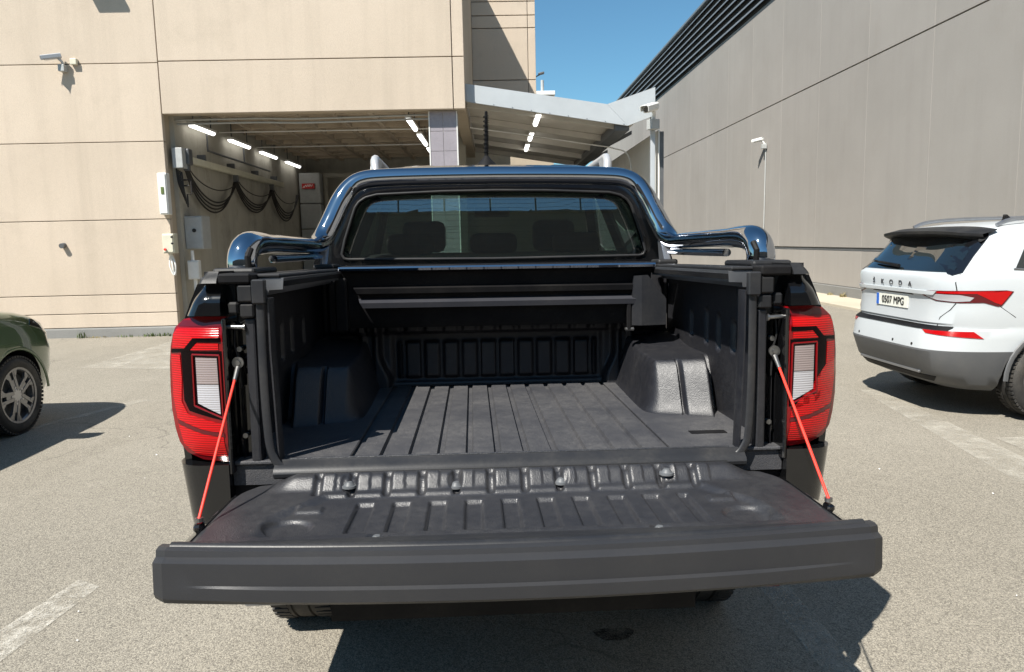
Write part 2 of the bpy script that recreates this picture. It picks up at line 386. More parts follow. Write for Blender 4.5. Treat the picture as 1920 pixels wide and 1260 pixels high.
# ------------------------------------------------------------------ cream building
FY = 13.3; BX = -.42
b = empty('concrete_building', (0, 0, 0), label='cream precast concrete building with a raised service bay', cat='building')
core = MB()
core.box(-18, -5.68, FY+.10, 25, 0, 8.6)                      # behind the left panels
core.box(-5.68, BX+.0, FY+.10, 25, 4.30, 8.6)                 # over the bay
core.box(-5.68, BX-.002, FY+.10, FY+.32, 3.86, 4.30)          # lintel
core.box(-.64, BX-.004, FY+.32, 21.0, 3.855, 4.30)            # edge beam on the open side
core.build('wall', M['cream2'], b)
rows = [.17, .42, .75, 2.06, 3.39, 4.70, 6.75, 8.65]
def panel(x0, x1, z0, z1, par, mat, y=FY): return bx('wall_panel', mat, par, x0, x1, y, y+.11, z0, z1, .007)
for x0, x1 in ((-11.55, -5.66), (-17.5, -11.565)):
    for z0, z1 in zip(rows, rows[1:]): panel(x0, x1, z0+.006, z1-.006, b, M['cream'])
for z0, z1 in ((3.85, 4.725), (4.73, 6.75), (6.755, 8.65)):
    panel(-5.645, -.63, z0, z1-.01, b, M['cream']); panel(-.615, BX, z0, z1-.01, b, M['cream'])
bx('plinth', M['kerb'], b, -17.5, -5.66, FY-.035, FY+.10, -.02, .165, .02)
bx('roof_coping', M['cream2'], b, -18, BX+.02, FY-.03, 25, 8.655, 8.70, .01)
# bay inside
bx('bay_side_wall', M['bay'], b, -5.95, -5.60, FY+.33, 23.2, 0, 4.28)
bx('bay_back_wall', M['bay'], b, -5.6, .6, 23.0, 23.3, 0, 4.28)
bx('bay_ceiling', M['bayceil'], b, -5.60, -.66, FY+.34, 23.0, 4.20, 4.29)
for i in range(7): bx('ceiling_rib', M['bayceil'], b, -5.25+i*.72, -5.15+i*.72, FY+.36, 22.95, 4.05, 4.195, .01)
for i in range(11): bx('ceiling_rib', M['bayceil'], b, -5.58, -.67, 14.1+i*.82, 14.2+i*.82, 4.06, 4.192, .01)
# back of the bay: pale machine cabinet with a red sign, doorway beside it
bx('cabinet_panel', M['greyplastic'], b, -5.55, -4.95, 21.9, 22.3, 2.75, 3.62, .02)
bx('cabinet_panel', M['greyplastic'], b, -5.55, -4.95, 21.9, 22.3, 2.02, 2.73, .02)
bx('cabinet_panel', M['greyplastic'], b, -5.55, -4.95, 21.9, 22.3, 0, 2.00, .02)
bx('door_frame', M['bay'], b, -4.90, -2.6, 22.2, 22.3, 3.5, 3.62, .01)
bx('door_frame', M['bay'], b, -4.90, -4.80, 22.2, 22.3, 0, 3.5, .01)
def text(name, s, size, mat, parent, m, ext=.002, space=1.0, sx=1.0):
    cu = bpy.data.curves.new(name, 'FONT'); cu.body = s; cu.size = size; cu.extrude = ext; cu.align_x = 'CENTER'; cu.align_y = 'CENTER'; cu.space_character = space
    to = bpy.data.objects.new(name, cu); C.objects.link(to); dg = bpy.context.evaluated_depsgraph_get()
    me = bpy.data.meshes.new_from_object(to.evaluated_get(dg)); bpy.data.objects.remove(to); me.materials.clear()
    me.transform(Matrix.Diagonal((sx, 1, 1, 1))); me.transform(m)
    return link(name, me, mat, parent)
FACE = Matrix.Rotation(R(90), 4, 'X')                 # text facing -Y
sg = bx('wall_sign', M['redsign'], None, -5.46, -5.10, 21.85, 21.895, 3.16, 3.31, .005)
tag(sg, 'small red sign with worn pale lettering at the back of the bay', 'sign')
m = MB()
for k, (x, z, a, h) in enumerate(((-5.41, 3.215, -38, .07), (-5.37, 3.23, -30, .08), (-5.335, 3.245, 24, .06), (-5.305, 3.245, -20, .07), (-5.27, 3.25, 12, .06), (-5.24, 3.25, -14, .07), (-5.205, 3.255, 20, .055), (-5.17, 3.25, -28, .065))):
    m.box(-.008, .008, -.0035, 0, -h/2, h/2, 0, Matrix.Translation((x, 21.848, z)) @ Matrix.Rotation(R(-a), 4, 'Y'))
m.build('lettering', M['white'], sg, 0)
# tiled column
col = empty('tiled_column', (0, 0, 0), label='square column clad in mauve tiles at the bay opening', cat='column')
bx('column_core', M['grout'], col, -1.065, -.585, 13.485, 13.955, 0, 3.85)
for k in range(11):
    z0 = .05+k*.345; z1 = min(z0+.337, 3.845)
    for j in range(2):
        x0 = -1.06+j*.238; bx('tile', M['tile'], col, x0, x0+.231, 13.475, 13.487, z0, z1, .003)
        y0 = 13.488+j*.234; bx('tile', M['tile'], col, -.587, -.575, y0, y0+.228, z0, z1, .003); bx('tile', M['tile'], col, -1.075, -1.063, y0, y0+.228, z0, z1, .003)
bx('edge_trim', M['whiteplastic'], col, -1.08, -1.060, 13.465, 13.48, 0, 3.84); bx('edge_trim', M['whiteplastic'], col, -.590, -.570, 13.465, 13.48, 0, 3.84)
col2 = MB().box(-.98, -.60, 18.2, 18.6, 0, 4.05, .01).box(-1.0, -.58, 18.18, 18.62, 0, .3, .01).build('bay_column', M['bay']); tag(col2, 'plain grey column deeper inside the bay', 'column')
# fluorescent tubes
def lamp(x, y0, y1, z, label, grp, slope=0.):
    r = empty('tube_light', (x, y0, z), label=label, cat='light', group=grp)
    L = y1-y0
    bx('housing', M['whiteplastic'], r, -.06, .06, 0, L, .0, .05, .01)
    MB().tube([(0, .04, -.01), (0, L-.04, -.01)], .045, 12).build('diffuser', M['lamptube'], r)
    for yy in (.15, L-.15): bx('hanger', M['darksteel'], r, -.01, .01, yy-.01, yy+.01, .05, 4.2-z if z > 3.5 and x < 0 else .12)
    return r
LG = 'fluorescent tubes on the bay ceiling'
for nm, y0, y1 in (('nearest', 13.98, 15.15), ('second', 16.0, 17.3), ('third', 18.1, 19.4), ('farthest', 20.3, 21.7)):
    lamp(-5.45, y0, y1, 3.78, nm+' lit tube light of the row above the cable loops', LG)
for nm, y0, y1 in (('nearest', 13.75, 15.1), ('second', 15.75, 17.4), ('farthest', 18.0, 19.4)):
    lamp(-1.47, y0, y1, 3.78, nm+' lit tube light beside the tiled column', LG)
# pipes under the lintel and across the ceiling
for k, (z, y) in enumerate(((3.80, 13.68), (3.74, 13.74))):
    p = MB().tube(spline([(-5.58, y, z), (-4.2, y, z+.01), (-3.2, y, z-.01), (-1.1, y, z+.02)], 5), .018, 8).build('conduit_pipe', M['greyplastic'])
    tag(p, ('upper' if k == 0 else 'lower')+' of two thin pipes under the lintel of the bay', 'pipe')
for k, y in enumerate((15.6, 18.0)):
    p = MB().tube([(-5.5, y, 3.86), (-.8, y, 3.86)], .014, 8).build('conduit_pipe', M['whiteplastic']); tag(p, ('nearer' if k == 0 else 'farther')+' white pipe running across the bay ceiling', 'pipe')
# festoon rail with hanging hoses
fr = empty('festoon_rail', (0, 0, 0), label='steel rail with looped black cables on the bay side wall', cat='cable rail')
MB().box(-5.50, -5.40, 13.75, 19.8, 3.06, 3.18, .008).build('rail', M['beigeplastic'], fr)
bx('rail_motor', M['darksteel'], fr, -5.54, -5.36, 13.60, 13.78, 3.02, 3.30, .02)
for y in (14.6, 16.2, 17.8, 19.3): bx('rail_bracket', M['darksteel'], fr, -5.60, -5.44, y-.03, y+.03, 3.18, 3.30, .005)
for y in (13.7, 16.25, 18.85): bx('trolley', M['darksteel'], fr, -5.50, -5.40, y-.05, y+.05, 2.92, 3.07, .01)
for a, c, d in ((13.7, 16.25, .72), (16.25, 18.85, .62), (18.85, 21.3, .75)):
    for k in range(5):
        dd = d*(1-.09*k)*(.62 if k == 4 else 1)
        MB().tube([(-5.45+.02*k-.04, a+(c-a)*i/16, 2.95-dd*(1-(2*i/16-1)**2)**.8) for i in range(17)], .016 if k < 4 else .011, 8).build('cable', M['blackrubber'], fr)
# wall pipe higher up
wp = MB().tube([(-5.52, 14.95, 3.42), (-5.52, 19.0, 3.40)], .022, 8).tube([(-5.52, 14.95, 3.75), (-5.52, 14.95, 3.42)], .018, 8).tube([(-5.52, 17.1, 3.75), (-5.52, 17.1, 3.42)], .018, 8).build('wall_pipe', M['darksteel'])
tag(wp, 'dark pipe fixed to the bay side wall above the cable rail', 'pipe')
# switch boxes by the opening
def wbox(name, label, x0, x1, y0, y1, z0, z1, mat, extra=None):
    r = empty(name, (0, 0, 0), label=label, cat='switch box'); bx('body', mat, r, x0, x1, y0, y1, z0, z1, .012)
    bx('lid', mat, r, x0+.015, x1-.015, y0-.014, y0+.001, z0+.02, z1-.02, .006)
    if extra: extra(r)
    return r
wbox('tall_switch_box', 'tall narrow white box on the edge of the bay opening', -5.76, -5.60, 13.15, 13.295, 2.13, 2.84, M['whiteplastic'],
     lambda r: bx('display', M['weed'], r, -5.70, -5.65, 13.125, 13.137, 2.48, 2.60, .003))
wbox('large_cabinet', 'large grey electrical cabinet inside the bay opening', -5.60, -5.28, 13.75, 14.15, 1.52, 2.12, M['greyplastic'],
     lambda r: MB().cyl((-5.42, 13.737, 1.86), (-5.42, 13.72, 1.86), .035, 16).build('round_label', M['ink'], r))
def knobs(r):
    for x, z in ((-5.56, 1.74), (-5.56, 1.63)): MB().cyl((x, 13.10, z), (x, 13.075, z), .018, 12).build('button', M['ink'], r)
    MB().cyl((-5.69, 13.10, 1.53), (-5.69, 13.07, 1.53), .02, 12).build('button', M['redcable'], r)
wbox('control_box', 'beige control box with round buttons under the tall white box', -5.745, -5.545, 13.12, 13.30, 1.46, 1.80, M['beigeplastic'], knobs)
wbox('small_junction_box', 'small white junction box low inside the bay opening', -5.52, -5.32, 13.55, 13.68, .98, 1.32, M['whiteplastic'])
vp = MB().tube([(-5.44, 13.62, 1.5), (-5.44, 13.62, 1.32)], .03, 10).tube([(-5.42, 13.62, .98), (-5.42, 13.62, .0)], .035, 10).build('riser_pipe', M['whiteplastic']); tag(vp, 'white riser pipe above and below the small junction box', 'pipe')
hk = MB()
for k in range(3): hk.tube(spline([(-5.66, 13.22+.02*k, 1.46), (-5.68+.05*k, 13.2, 1.25), (-5.62, 13.2+.03*k, 1.08), (-5.60, 13.24, 1.2), (-5.62, 13.26, 1.36)], 6), .014, 8)
tag(hk.build('hose_coil', M['whiteplastic']), 'short coil of white cable hanging under the beige control box', 'cable')
pr_ = MB()
for k in range(4): pr_.tube(spline([(-5.58+.03*k, 13.55, 2.95-.02*k), (-5.56+.03*k, 13.55, 2.7-.05*k), (-5.5+.02*k, 13.6, 2.45-.06*k)], 5), .014, 8)
pr_.tube([(-5.5, 13.6, 2.75), (-5.36, 13.6, 2.75), (-5.36, 13.6, 2.5), (-5.44, 13.6, 2.5), (-5.44, 13.6, 2.3)], .016, 8).tube([(-5.56, 13.6, 2.65), (-5.4, 13.6, 2.65)], .014, 8)
tag(pr_.build('wiring_bundle', M['blackrubber']), 'tangle of black wiring beside the tall white box', 'cable')
bx('wall_cabinet_grey', M['greyplastic'], None, -5.60, -5.42, 13.45, 13.75, 2.95, 3.3, .01)
tag(bpy.data.objects['wall_cabinet_grey'], 'dark grey metal box at the near end of the cable rail', 'switch box'); bpy.data.objects['wall_cabinet_grey'].name = 'metal_box'
vt = MB().cyl((-7.53, FY+.01, 1.64), (-7.53, FY-.09, 1.63), .045, 14).build('vent_pipe', M['darksteel']); tag(vt, 'short pipe stub sticking out of the cream wall', 'pipe')

# ------------------------------------------------------------------ cctv cameras and added shadow-casting fixture
def cctv(name, loc, rz, pitch, label, scale=1., mat='whiteplastic', flip=1):
    """camera looks along local -Y; wall plate at the origin"""
    r = empty(name, loc, (0, 0, rz), label, 'security camera', 'security cameras'); r.scale = (scale,)*3
    bx('mount_box', M['greyplastic'], r, -.075, .055, -.15, .0, -.12, .02, .008)
    MB().tube(spline([(0, -.06, .02), (-.01, -.10, .09), (-.05*flip, -.14, .13)], 5), .028, 10).build('bracket_arm', M[mat], r)
    t = Matrix.Translation((-.07*flip, -.16, .17)) @ Matrix.Rotation(R(-55*flip), 4, 'Z') @ Matrix.Rotation(pitch, 4, 'X')
    MB().box(-.052, .052, -.24, .09, -.048, .045, .02, t).build('camera_body', M[mat], r)
    MB().prism([(-.065, -.02), (-.065, .045), (-.045, .062), (.045, .062), (.065, .045), (.065, -.02), (.057, -.02), (.057, .04), (.04, .053), (-.04, .053), (-.057, .04), (-.057, -.02)], 'y', -.30, .08, t).build('sun_hood', M[mat], r)
    MB().cyl(t @ Vector((0, -.235, 0)), t @ Vector((0, -.246, 0)), .038, 16).build('lens', M['glossblack'], r)
    return r
cctv('security_camera', (-7.22, FY, 4.66), 0, R(14), 'silver security camera on a grey box on the cream wall', .8, 'railsilver')
jb = bx('junction_box', M['beigeplastic'], None, -7.10, -6.99, FY-.07, FY-.001, 4.68, 4.78, .01); tag(jb, 'small yellowed junction box right of the security camera', 'junction box')
cctv('security_camera', (8.30, 22.6, 4.24), R(-90), R(6), 'small white security camera on the long grey wall', .95, 'whiteplastic')
cd = MB().tube([(8.295, 22.62, 4.3), (8.295, 22.66, 1.22)], .02, 8).build('wall_conduit', M['greyplastic']); tag(cd, 'thin vertical conduit under the camera on the grey wall', 'pipe')

fd = empty('shadow_fixture', (-6.60, FY, 6.22), label='unseen fixture high on the cream wall, added to cast the shadow at the top edge', cat='lamp')  # fixture above the view, added for the shadow it throws on the wall
bx('back_plate', M['darksteel'], fd, -.08, .08, -.03, 0, -.06, .06, .006); bx('arm', M['darksteel'], fd, -.03, .03, -.14, -.03, -.02, .02, .004)
MB().box(-.26, .26, -.36, -.12, -.035, .035, .015, Matrix.Rotation(R(12), 4, 'X')).build('head', M['darksteel'], fd)

# ------------------------------------------------------------------ tower behind
t = empty('stair_tower', (0, 0, 0), label='cream panelled tower rising behind the canopy', cat='building')
bx('wall', M['cream2'], t, BX+.003, 1.255, 20.56, 26, 4.85, 12)
zs = [4.85, 5.80, 7.13, 7.45, 7.80, 9.2, 10.6, 12]
for z0, z1 in zip(zs, zs[1:]):
    panel(BX+.004, 1.055, z0+.01, z1-.012, t, M['cream'], 20.45); panel(1.070, 1.265, z0+.01, z1-.012, t, M['cream'], 20.45)
wl = empty('wall_lamp', (1.266, 20.6, 5.9), label='small dark floodlight on the tower corner', cat='lamp')
MB().tube([(0, 0, 0), (.06, -.02, .03), (.12, -.05, .05)], .016, 8).build('arm', M['darksteel'], wl); MB().box(.08, .24, -.12, .02, .02, .07, .012, Matrix.Rotation(R(-12), 4, 'Y')).build('head', M['darksteel'], wl)

# ------------------------------------------------------------------ canopy
c = empty('butterfly_canopy', (0, 0, 0), label='grey steel canopy with a folded valley between the two buildings', cat='canopy')
CY = 13.5
MB().prism([(-.40, 4.305), (2.09, 3.915), (2.457, 3.536), (-.40, 4.0)], 'y', CY, CY+.05).build('fascia', M['steel'], c)
MB().prism([(2.094, 3.915), (2.95, 4.195), (2.95, 3.71), (2.461, 3.536)], 'y', CY+.002, CY+.05).build('fascia', M['steel'], c)
MB().prism([(-.403, 4.305), (-.455, 4.29), (-.455, 4.04), (-.403, 4.0)], 'y', CY-.025, CY+.4).build('end_plate', M['steel'], c)
MB().prism([(-.40, 4.10), (2.37, 3.66), (2.37, 3.63), (-.40, 4.07)], 'y', CY+.055, 21.2).build('roof_sheet', M['canopyunder'], c)
MB().prism([(2.375, 3.66), (2.98, 3.915), (2.98, 3.885), (2.375, 3.63)], 'y', CY+.055, 21.2).build('roof_sheet', M['canopyunder'], c)
for y in (13.75, 15.4, 17.05, 18.7, 20.4):
    MB().prism([(-.40, 4.065), (2.36, 3.625), (2.36, 3.51), (-.40, 3.95)], 'y', y, y+.08).build('roof_beam', M['canopyunder'], c)
MB().box(2.25, 2.50, CY+.07, 21.2, 3.46, 3.62, .01).build('valley_gutter', M['darksteel'], c)
for y in (15.9, 19.2): MB().prism([(2.37, 3.49), (2.98, 3.79), (2.98, 3.71), (2.37, 3.41)], 'y', y, y+.07).build('strut', M['darksteel'], c)
for y in (CY+.06, 21.0): bx('post', M['steel'], c, 2.885, 2.965, y, y+.08, 0, 3.83, .006)
for k in range(9): MB().cyl((-.25+k*.33, CY-.004, 4.0+.015-.1623*(.15+k*.33)), (-.25+k*.33, CY+.01, 4.0+.015-.1623*(.15+k*.33)), .010, 8).build('rivet', M['zinc'], c)
for k, (nm, y0, y1, z) in enumerate((('nearest', 13.62, 14.75, 3.78), ('second', 15.9, 16.9, 3.78), ('farthest', 17.75, 18.8, 3.78))):
    lamp(.88, y0, y1, z, nm+' lit tube light under the canopy', 'tube lights under the canopy')
cp = MB().tube(spline([(-.4, 15.36, 3.83), (.8, 15.36, 3.65), (1.9, 15.36, 3.47), (2.5, 15.32, 3.36), (2.82, 15.32, 3.16), (2.87, 15.32, 2.3)], 6), .013, 8).build('conduit_pipe', M['whiteplastic']); tag(cp, 'thin pipe bending down along the canopy beam', 'pipe')
cctv('security_camera', (2.88, CY+.04, 3.60), R(20), R(14), 'large white security camera at the right end of the canopy', 1.25, 'whiteplastic')
# cladding wall to the right below the canopy
cw = empty('cladding_wall', (0, 0, 0), label='pale metal cladding wall under the right side of the canopy', cat='wall')
bx('frame', M['darksteel'], cw, 3.065, 3.13, 13.61, 21.2, 0, 3.44)
for k in range(12): bx('cladding_panel', M['panelmetal'], cw, 3.03, 3.064, 13.62+k*.63, 13.62+k*.63+.617, .05, 3.47, .006)
ew = bx('end_wall', M['cream2'], None, BX, 3.06, 21.35, 21.6, 0, 3.42, .01); tag(ew, 'beige wall closing the passage under the canopy', 'wall')
fb = empty('distant_building', (0, 0, 0), label='distant pale flat roof seen above the canopy', cat='building')
bx('wall', M['cream2'], fb, -3, 2.75, 33, 45, 0, 7.75); bx('parapet', M['whiteplastic'], fb, -3.05, 2.86, 32.95, 45, 7.75, 7.93, .02)
MB().cyl((2.35, 33.6, 7.93), (2.35, 33.6, 8.5), .07, 10).build('roof_vent', M['greyplastic'], fb)

# ------------------------------------------------------------------ long grey building on the right
XR = 8.32
rb = empty('warehouse', (0, 0, 0), label='long grey panelled warehouse with a louvred band under the roof', cat='building')
bx('wall', M['greywall'], rb, XR+.05, 16, -9.0, 62, 0, 10.3)
ys = [-8.0+2.45*k+.0 for k in range(29)]
off = 14.17-ys[9]; ys = [y+off for y in ys]
for y0, y1 in zip(ys, ys[1:]):
    for z0, z1 in ((.30, 1.13), (1.215, 5.315), (5.345, 8.36)):
        bx('wall_panel', M['greywall'], rb, XR, XR+.06, y0+.003, y1-.003, z0, z1, .0035)
bx('groove_rail', M['darksteel'], rb, XR+.02, XR+.06, -8, 61, 1.14, 1.205)
bx('plinth', M['kerb'], rb, XR-.03, XR+.06, -8, 61, 0, .29, .02)
bx('louvre_back', M['louvredark'], rb, XR+.02, XR+.06, -8.5, 61.5, 8.40, 10.25)
for k in range(7):
    z = 8.46+k*.262
    MB().prism([(XR-.10, z), (XR-.10, z+.03), (XR+.03, z+.20), (XR+.03, z+.17)], 'y', -8.5, 61.5).build('louvre_slat', M['louvre'], rb)
bx('roof_edge', M['louvre'], rb, XR-.14, XR+.08, -8.6, 61.6, 10.27, 10.36, .01)

# ------------------------------------------------------------------ block behind the photographer (mirrored in the rear window)
bb = empty('rear_block', (0, 0, 0), label='plain block behind the viewer mirrored in the rear window', cat='building')
bx('wall', M['shadebuild'], bb, -45, 45, -32, -22, 0, 8.5)
bx('parapet', M['shadebuild'], bb, -45, 45, -22.2, -21.9, 8.5, 8.7)
rf = empty('roof_fence', (0, 0, 0), label='wire fence on the roof edge mirrored in the rear window', cat='fence')
for k in range(33): MB().cyl((-30+1.85*k, -22.1, 8.65), (-30+1.85*k, -22.1, 9.75), .035, 8).build('fence_post', M['darksteel'], rf)
for z in (9.0, 9.35, 9.68): MB().tube([(-30, -22.1, z), (30, -22.1, z)], .012, 6).build('fence_wire', M['darksteel'], rf)

# ------------------------------------------------------------------ wheels
def wheel(parent, loc, r, w, side, rim_r=None, spokes=5, mat='alloy', tread=True):
    """axle along local X; outer face towards side (+1/-1)"""
    rim_r = rim_r or r*.66
    wr = empty('wheel', loc); wr.parent = parent; wr.rotation_euler = (0, 0, 0 if side > 0 else math.pi)
    h = w/2
    prof = [(rim_r-.01, -h*.8), (rim_r+.012, -h*.92), ((rim_r+r)/2, -h*1.0), (r-.035, -h*.95), (r-.012, -h*.80), (r, -h*.55), (r, -h*.30), (r-.008, -h*.28), (r-.008, -h*.22), (r, -h*.20), (r, h*.20), (r-.008, h*.22), (r-.008, h*.28), (r, h*.30), (r, h*.55), (r-.012, h*.80), (r-.035, h*.95), ((rim_r+r)/2, h*1.0), (rim_r+.012, h*.92), (rim_r-.01, h*.8)]
    ty = MB().lathe(prof, 56, 'x')
    if tread:
        for k in range(60):
            a = 2*math.pi*k/60
            for sx in (-1, 1):
                m = Matrix.Rotation(a, 4, 'X'); ty.box(sx*h*.62-.03, sx*h*.62+.03, -.012, .012, r-.014, r+.003, 0, m)
    ty.build('tyre', M['tyre'], wr, 40)
    rm = MB().lathe([(rim_r, -h*.75), (rim_r-.018, -h*.7), (rim_r-.03, 0), (rim_r-.02, h*.7), (rim_r+.004, h*.86), (rim_r+.004, h*.90), (rim_r-.014, h*.86)], 48, 'x')
    for k in range(spokes):
        a = 2*math.pi*k/spokes+math.pi/2
        for d in (-1, 1):                                       # split spokes
            m = Matrix.Rotation(a, 4, 'X')
            rm.prism([(d*.012, .04), (d*.040, .05), (d*.052, rim_r-.005), (d*.020, rim_r-.005)], 'x', h*.62, h*.80, m)
            rm.prism([(d*.030, rim_r*.7), (d*.052, rim_r*.72), (d*.105, rim_r-.004), (d*.05, rim_r-.004)], 'x', h*.64, h*.82, m)
        rm.prism([(-.035, .03), (.035, .03), (.03, rim_r*.62), (-.03, rim_r*.62)], 'x', h*.58, h*.76, Matrix.Rotation(a, 4, 'X'))
    rm.build('rim', M[mat], wr)
    hb = MB().lathe([(.0, h*.80), (.055, h*.78), (.065, h*.70), (.065, h*.3)], 20, 'x')
    for k in range(5):
        a = 2*math.pi*(k+.5)/5; hb.cyl((h*.72, .045*math.cos(a)*1.6, .045*math.sin(a)*1.6), (h*.80, .045*math.cos(a)*1.6, .045*math.sin(a)*1.6), .011, 8)
    hb.build('hub', M['alloylight'], wr)
    MB().lathe([(.0, 0), (rim_r*.85, 0), (rim_r*.85, h*.25), (.05, h*.25)], 32, 'x').build('brake_disc', M['darksteel'], wr)
    return wr

# ------------------------------------------------------------------ pickup truck (local: x right, y forward, z up; y=0 rear of the lamps)
TR = empty('pickup_truck', (.038, 2.12, .05), (R(-1.2), R(.5), R(1.6)), 'black double cab pickup truck with its tailgate lowered', 'pickup truck')
TR.rotation_mode = 'XYZ'
_m = Matrix.Rotation(R(1.6), 4, 'Z') @ Matrix.Rotation(R(-1.2), 4, 'X') @ Matrix.Rotation(R(.5), 4, 'Y'); TR.rotation_euler = _m.to_euler()
S2 = (-1, 1)
ZF = .865
# bed floor
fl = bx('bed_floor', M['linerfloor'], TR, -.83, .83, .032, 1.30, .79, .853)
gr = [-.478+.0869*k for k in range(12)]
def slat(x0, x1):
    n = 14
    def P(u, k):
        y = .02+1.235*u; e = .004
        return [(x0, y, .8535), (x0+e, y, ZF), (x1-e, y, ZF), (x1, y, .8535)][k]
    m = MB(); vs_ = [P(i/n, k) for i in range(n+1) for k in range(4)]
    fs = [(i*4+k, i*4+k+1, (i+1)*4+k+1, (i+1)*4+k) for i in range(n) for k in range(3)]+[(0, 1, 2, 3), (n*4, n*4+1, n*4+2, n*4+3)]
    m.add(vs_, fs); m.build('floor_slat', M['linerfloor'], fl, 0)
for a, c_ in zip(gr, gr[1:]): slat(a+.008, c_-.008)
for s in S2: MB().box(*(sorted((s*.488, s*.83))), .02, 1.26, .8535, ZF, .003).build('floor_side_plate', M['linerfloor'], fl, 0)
bx('tie_down_plate', M['matte'], fl, .60, .72, .205, .245, ZF, ZF+.002)
# sill at the rear of the floor
def sillp(u, v):
    x = -.70+1.40*u
    prof = [(.030, ZF-.004), (.024, ZF+.002), (.018, ZF+.003), (.012, ZF-.002), (-.004, ZF-.008), (-.020, ZF-.020), (-.024, ZF-.030), (-.021, ZF-.040), (-.008, ZF-.048)]
    i = v*(len(prof)-1); k = min(int(i), len(prof)-2); f = i-k
    return (x, prof[k][0]*(1-f)+prof[k+1][0]*f, prof[k][1]*(1-f)+prof[k+1][1]*f)
ssl = MB().grid(sillp, 40, 8).build('sill_strip', M['rubber'], TR)
MB().tube([(-.66+1.32*k/30, .021, ZF+.004) for k in range(31)], .0035, 8).build('sill_bead', M['gateliner'], ssl)
MB().tube([(-.64+1.28*k/30, -.0225, ZF-.027) for k in range(31)], .0016, 6).build('sill_groove', M['ink'], ssl)
# wheel arches, side walls, bulkhead: moulded liner
def arch(s):
    def fn(u, v):
        x = .50+.315*u; y = .33+.97*v
        y0 = .600-.42*(x-.60)+.030*hump(x, .665, .004, .006)+.14*ss(.755, .79, x)
        up = ss(.53, .60, x+.012*math.sin(y*3))*ss(y0-.098, y0+.042, y)
        top = .190+.012*ss(.6, .76, x)+.03*ss(.9, 1.2, y)
        z = ZF-.004+top*up
        z -= .012*hump(x, .60, .0, .02)*0
        return (s*x, y, z)
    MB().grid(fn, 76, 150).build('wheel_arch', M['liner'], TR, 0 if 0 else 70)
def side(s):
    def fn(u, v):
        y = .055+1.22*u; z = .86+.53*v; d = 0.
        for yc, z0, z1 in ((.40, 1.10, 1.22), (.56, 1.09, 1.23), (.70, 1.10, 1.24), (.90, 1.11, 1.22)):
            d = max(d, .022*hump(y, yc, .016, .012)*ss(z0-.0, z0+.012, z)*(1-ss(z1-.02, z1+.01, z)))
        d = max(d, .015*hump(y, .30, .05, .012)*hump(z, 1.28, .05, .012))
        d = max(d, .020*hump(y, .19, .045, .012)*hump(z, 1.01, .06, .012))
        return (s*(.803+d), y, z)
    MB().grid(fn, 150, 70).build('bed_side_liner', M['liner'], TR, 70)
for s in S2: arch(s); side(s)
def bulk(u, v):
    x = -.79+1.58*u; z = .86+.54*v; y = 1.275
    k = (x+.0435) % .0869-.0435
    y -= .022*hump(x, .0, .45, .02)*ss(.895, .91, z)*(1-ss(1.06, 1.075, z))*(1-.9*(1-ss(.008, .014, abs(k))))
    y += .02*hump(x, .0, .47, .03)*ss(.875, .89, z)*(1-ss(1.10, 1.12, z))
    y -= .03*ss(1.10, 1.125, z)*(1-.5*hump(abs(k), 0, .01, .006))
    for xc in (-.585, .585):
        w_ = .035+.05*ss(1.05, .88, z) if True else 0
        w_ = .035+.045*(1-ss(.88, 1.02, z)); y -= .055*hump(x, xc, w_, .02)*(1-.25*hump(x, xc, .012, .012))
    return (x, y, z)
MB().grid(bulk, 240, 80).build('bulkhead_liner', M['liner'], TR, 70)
# rear edges of the bed: rough liner return, seal, jamb
for s in S2:
    MB().tube([(s*.690, .040, .86), (s*.694, .040, 1.0), (s*.700, .040, 1.2), (s*.700, .040, 1.345)], .017, 10, (.42, 1.7), (0, 1, 0)).build('liner_edge', M['liner'], TR, 60)
    MB().tube(spline([(s*.62, .0, ZF-.03), (s*.672, .0, ZF-.022), (s*.702, .002, ZF+.012), (s*.714, .005, ZF+.06), (s*.722, .01, 1.1), (s*.722, .012, 1.395)], 5), .0125, 12, (1.0, .42), (0, 1, 0)).build('door_seal', M['rubber'], TR, 60)
    bx('seal_clip', M['rubber'], TR, *sorted((s*.703, s*.741)), -.006, .02, 1.33, 1.40, .004)
    MB().box(*sorted((s*.742, s*.772)), .022, .066, .850, 1.288, .007).build('jamb_liner', M['liner'], TR, 0)
    MB().patch([(s*x, z) for x, z in ((.742, .80), (.835, .80), (.835, 1.385), (.742, 1.385))], lambda x, z, d: (x, .062+.016*hump(abs(x), .800, .016, .008)*hump(z, 1.05, .20, .02)+d, z), .02, .01).build('jamb_panel', M['black'], TR)
    bx('jamb_block', M['satin'], TR, *sorted((s*.740, s*.784)), .004, .060, 1.335, 1.385, .005)
    bx('jamb_block', M['satin'], TR, *sorted((s*.740, s*.780)), .008, .060, 1.290, 1.331, .005)
    bx('latch_plate', M['satin'], TR, *sorted((s*.788, s*.818)), .020, .062, 1.300, 1.335, .006)
    MB().cyl((s*.772, .022, 1.262), (s*.822, .026, 1.264), .0065, 12).cyl((s*.770, .022, 1.262), (s*.775, .022, 1.262), .011, 12).build('striker_pin', M['zinc'], TR)
    MB().cyl((s*.800, .07, 1.195), (s*.800, .050, 1.195), .008, 10).build('bolt', M['zinc'], TR)
    MB().cyl((s*.796, .07, .935), (s*.796, .052, .935), .008, 10).build('bolt', M['zinc'], TR)
    MB().tube(spline([(s*.806, .052, 1.27), (s*.812, .050, 1.21), (s*.802, .050, 1.16), (s*.800, .056, 1.08)], 5), .003, 6).build('drain_wire', M['satin'], TR)
    MB().box(*sorted((s*.820, s*.832)), .0, .08, .83, 1.29, .004).build('lamp_flange', M['black'], TR, 0)
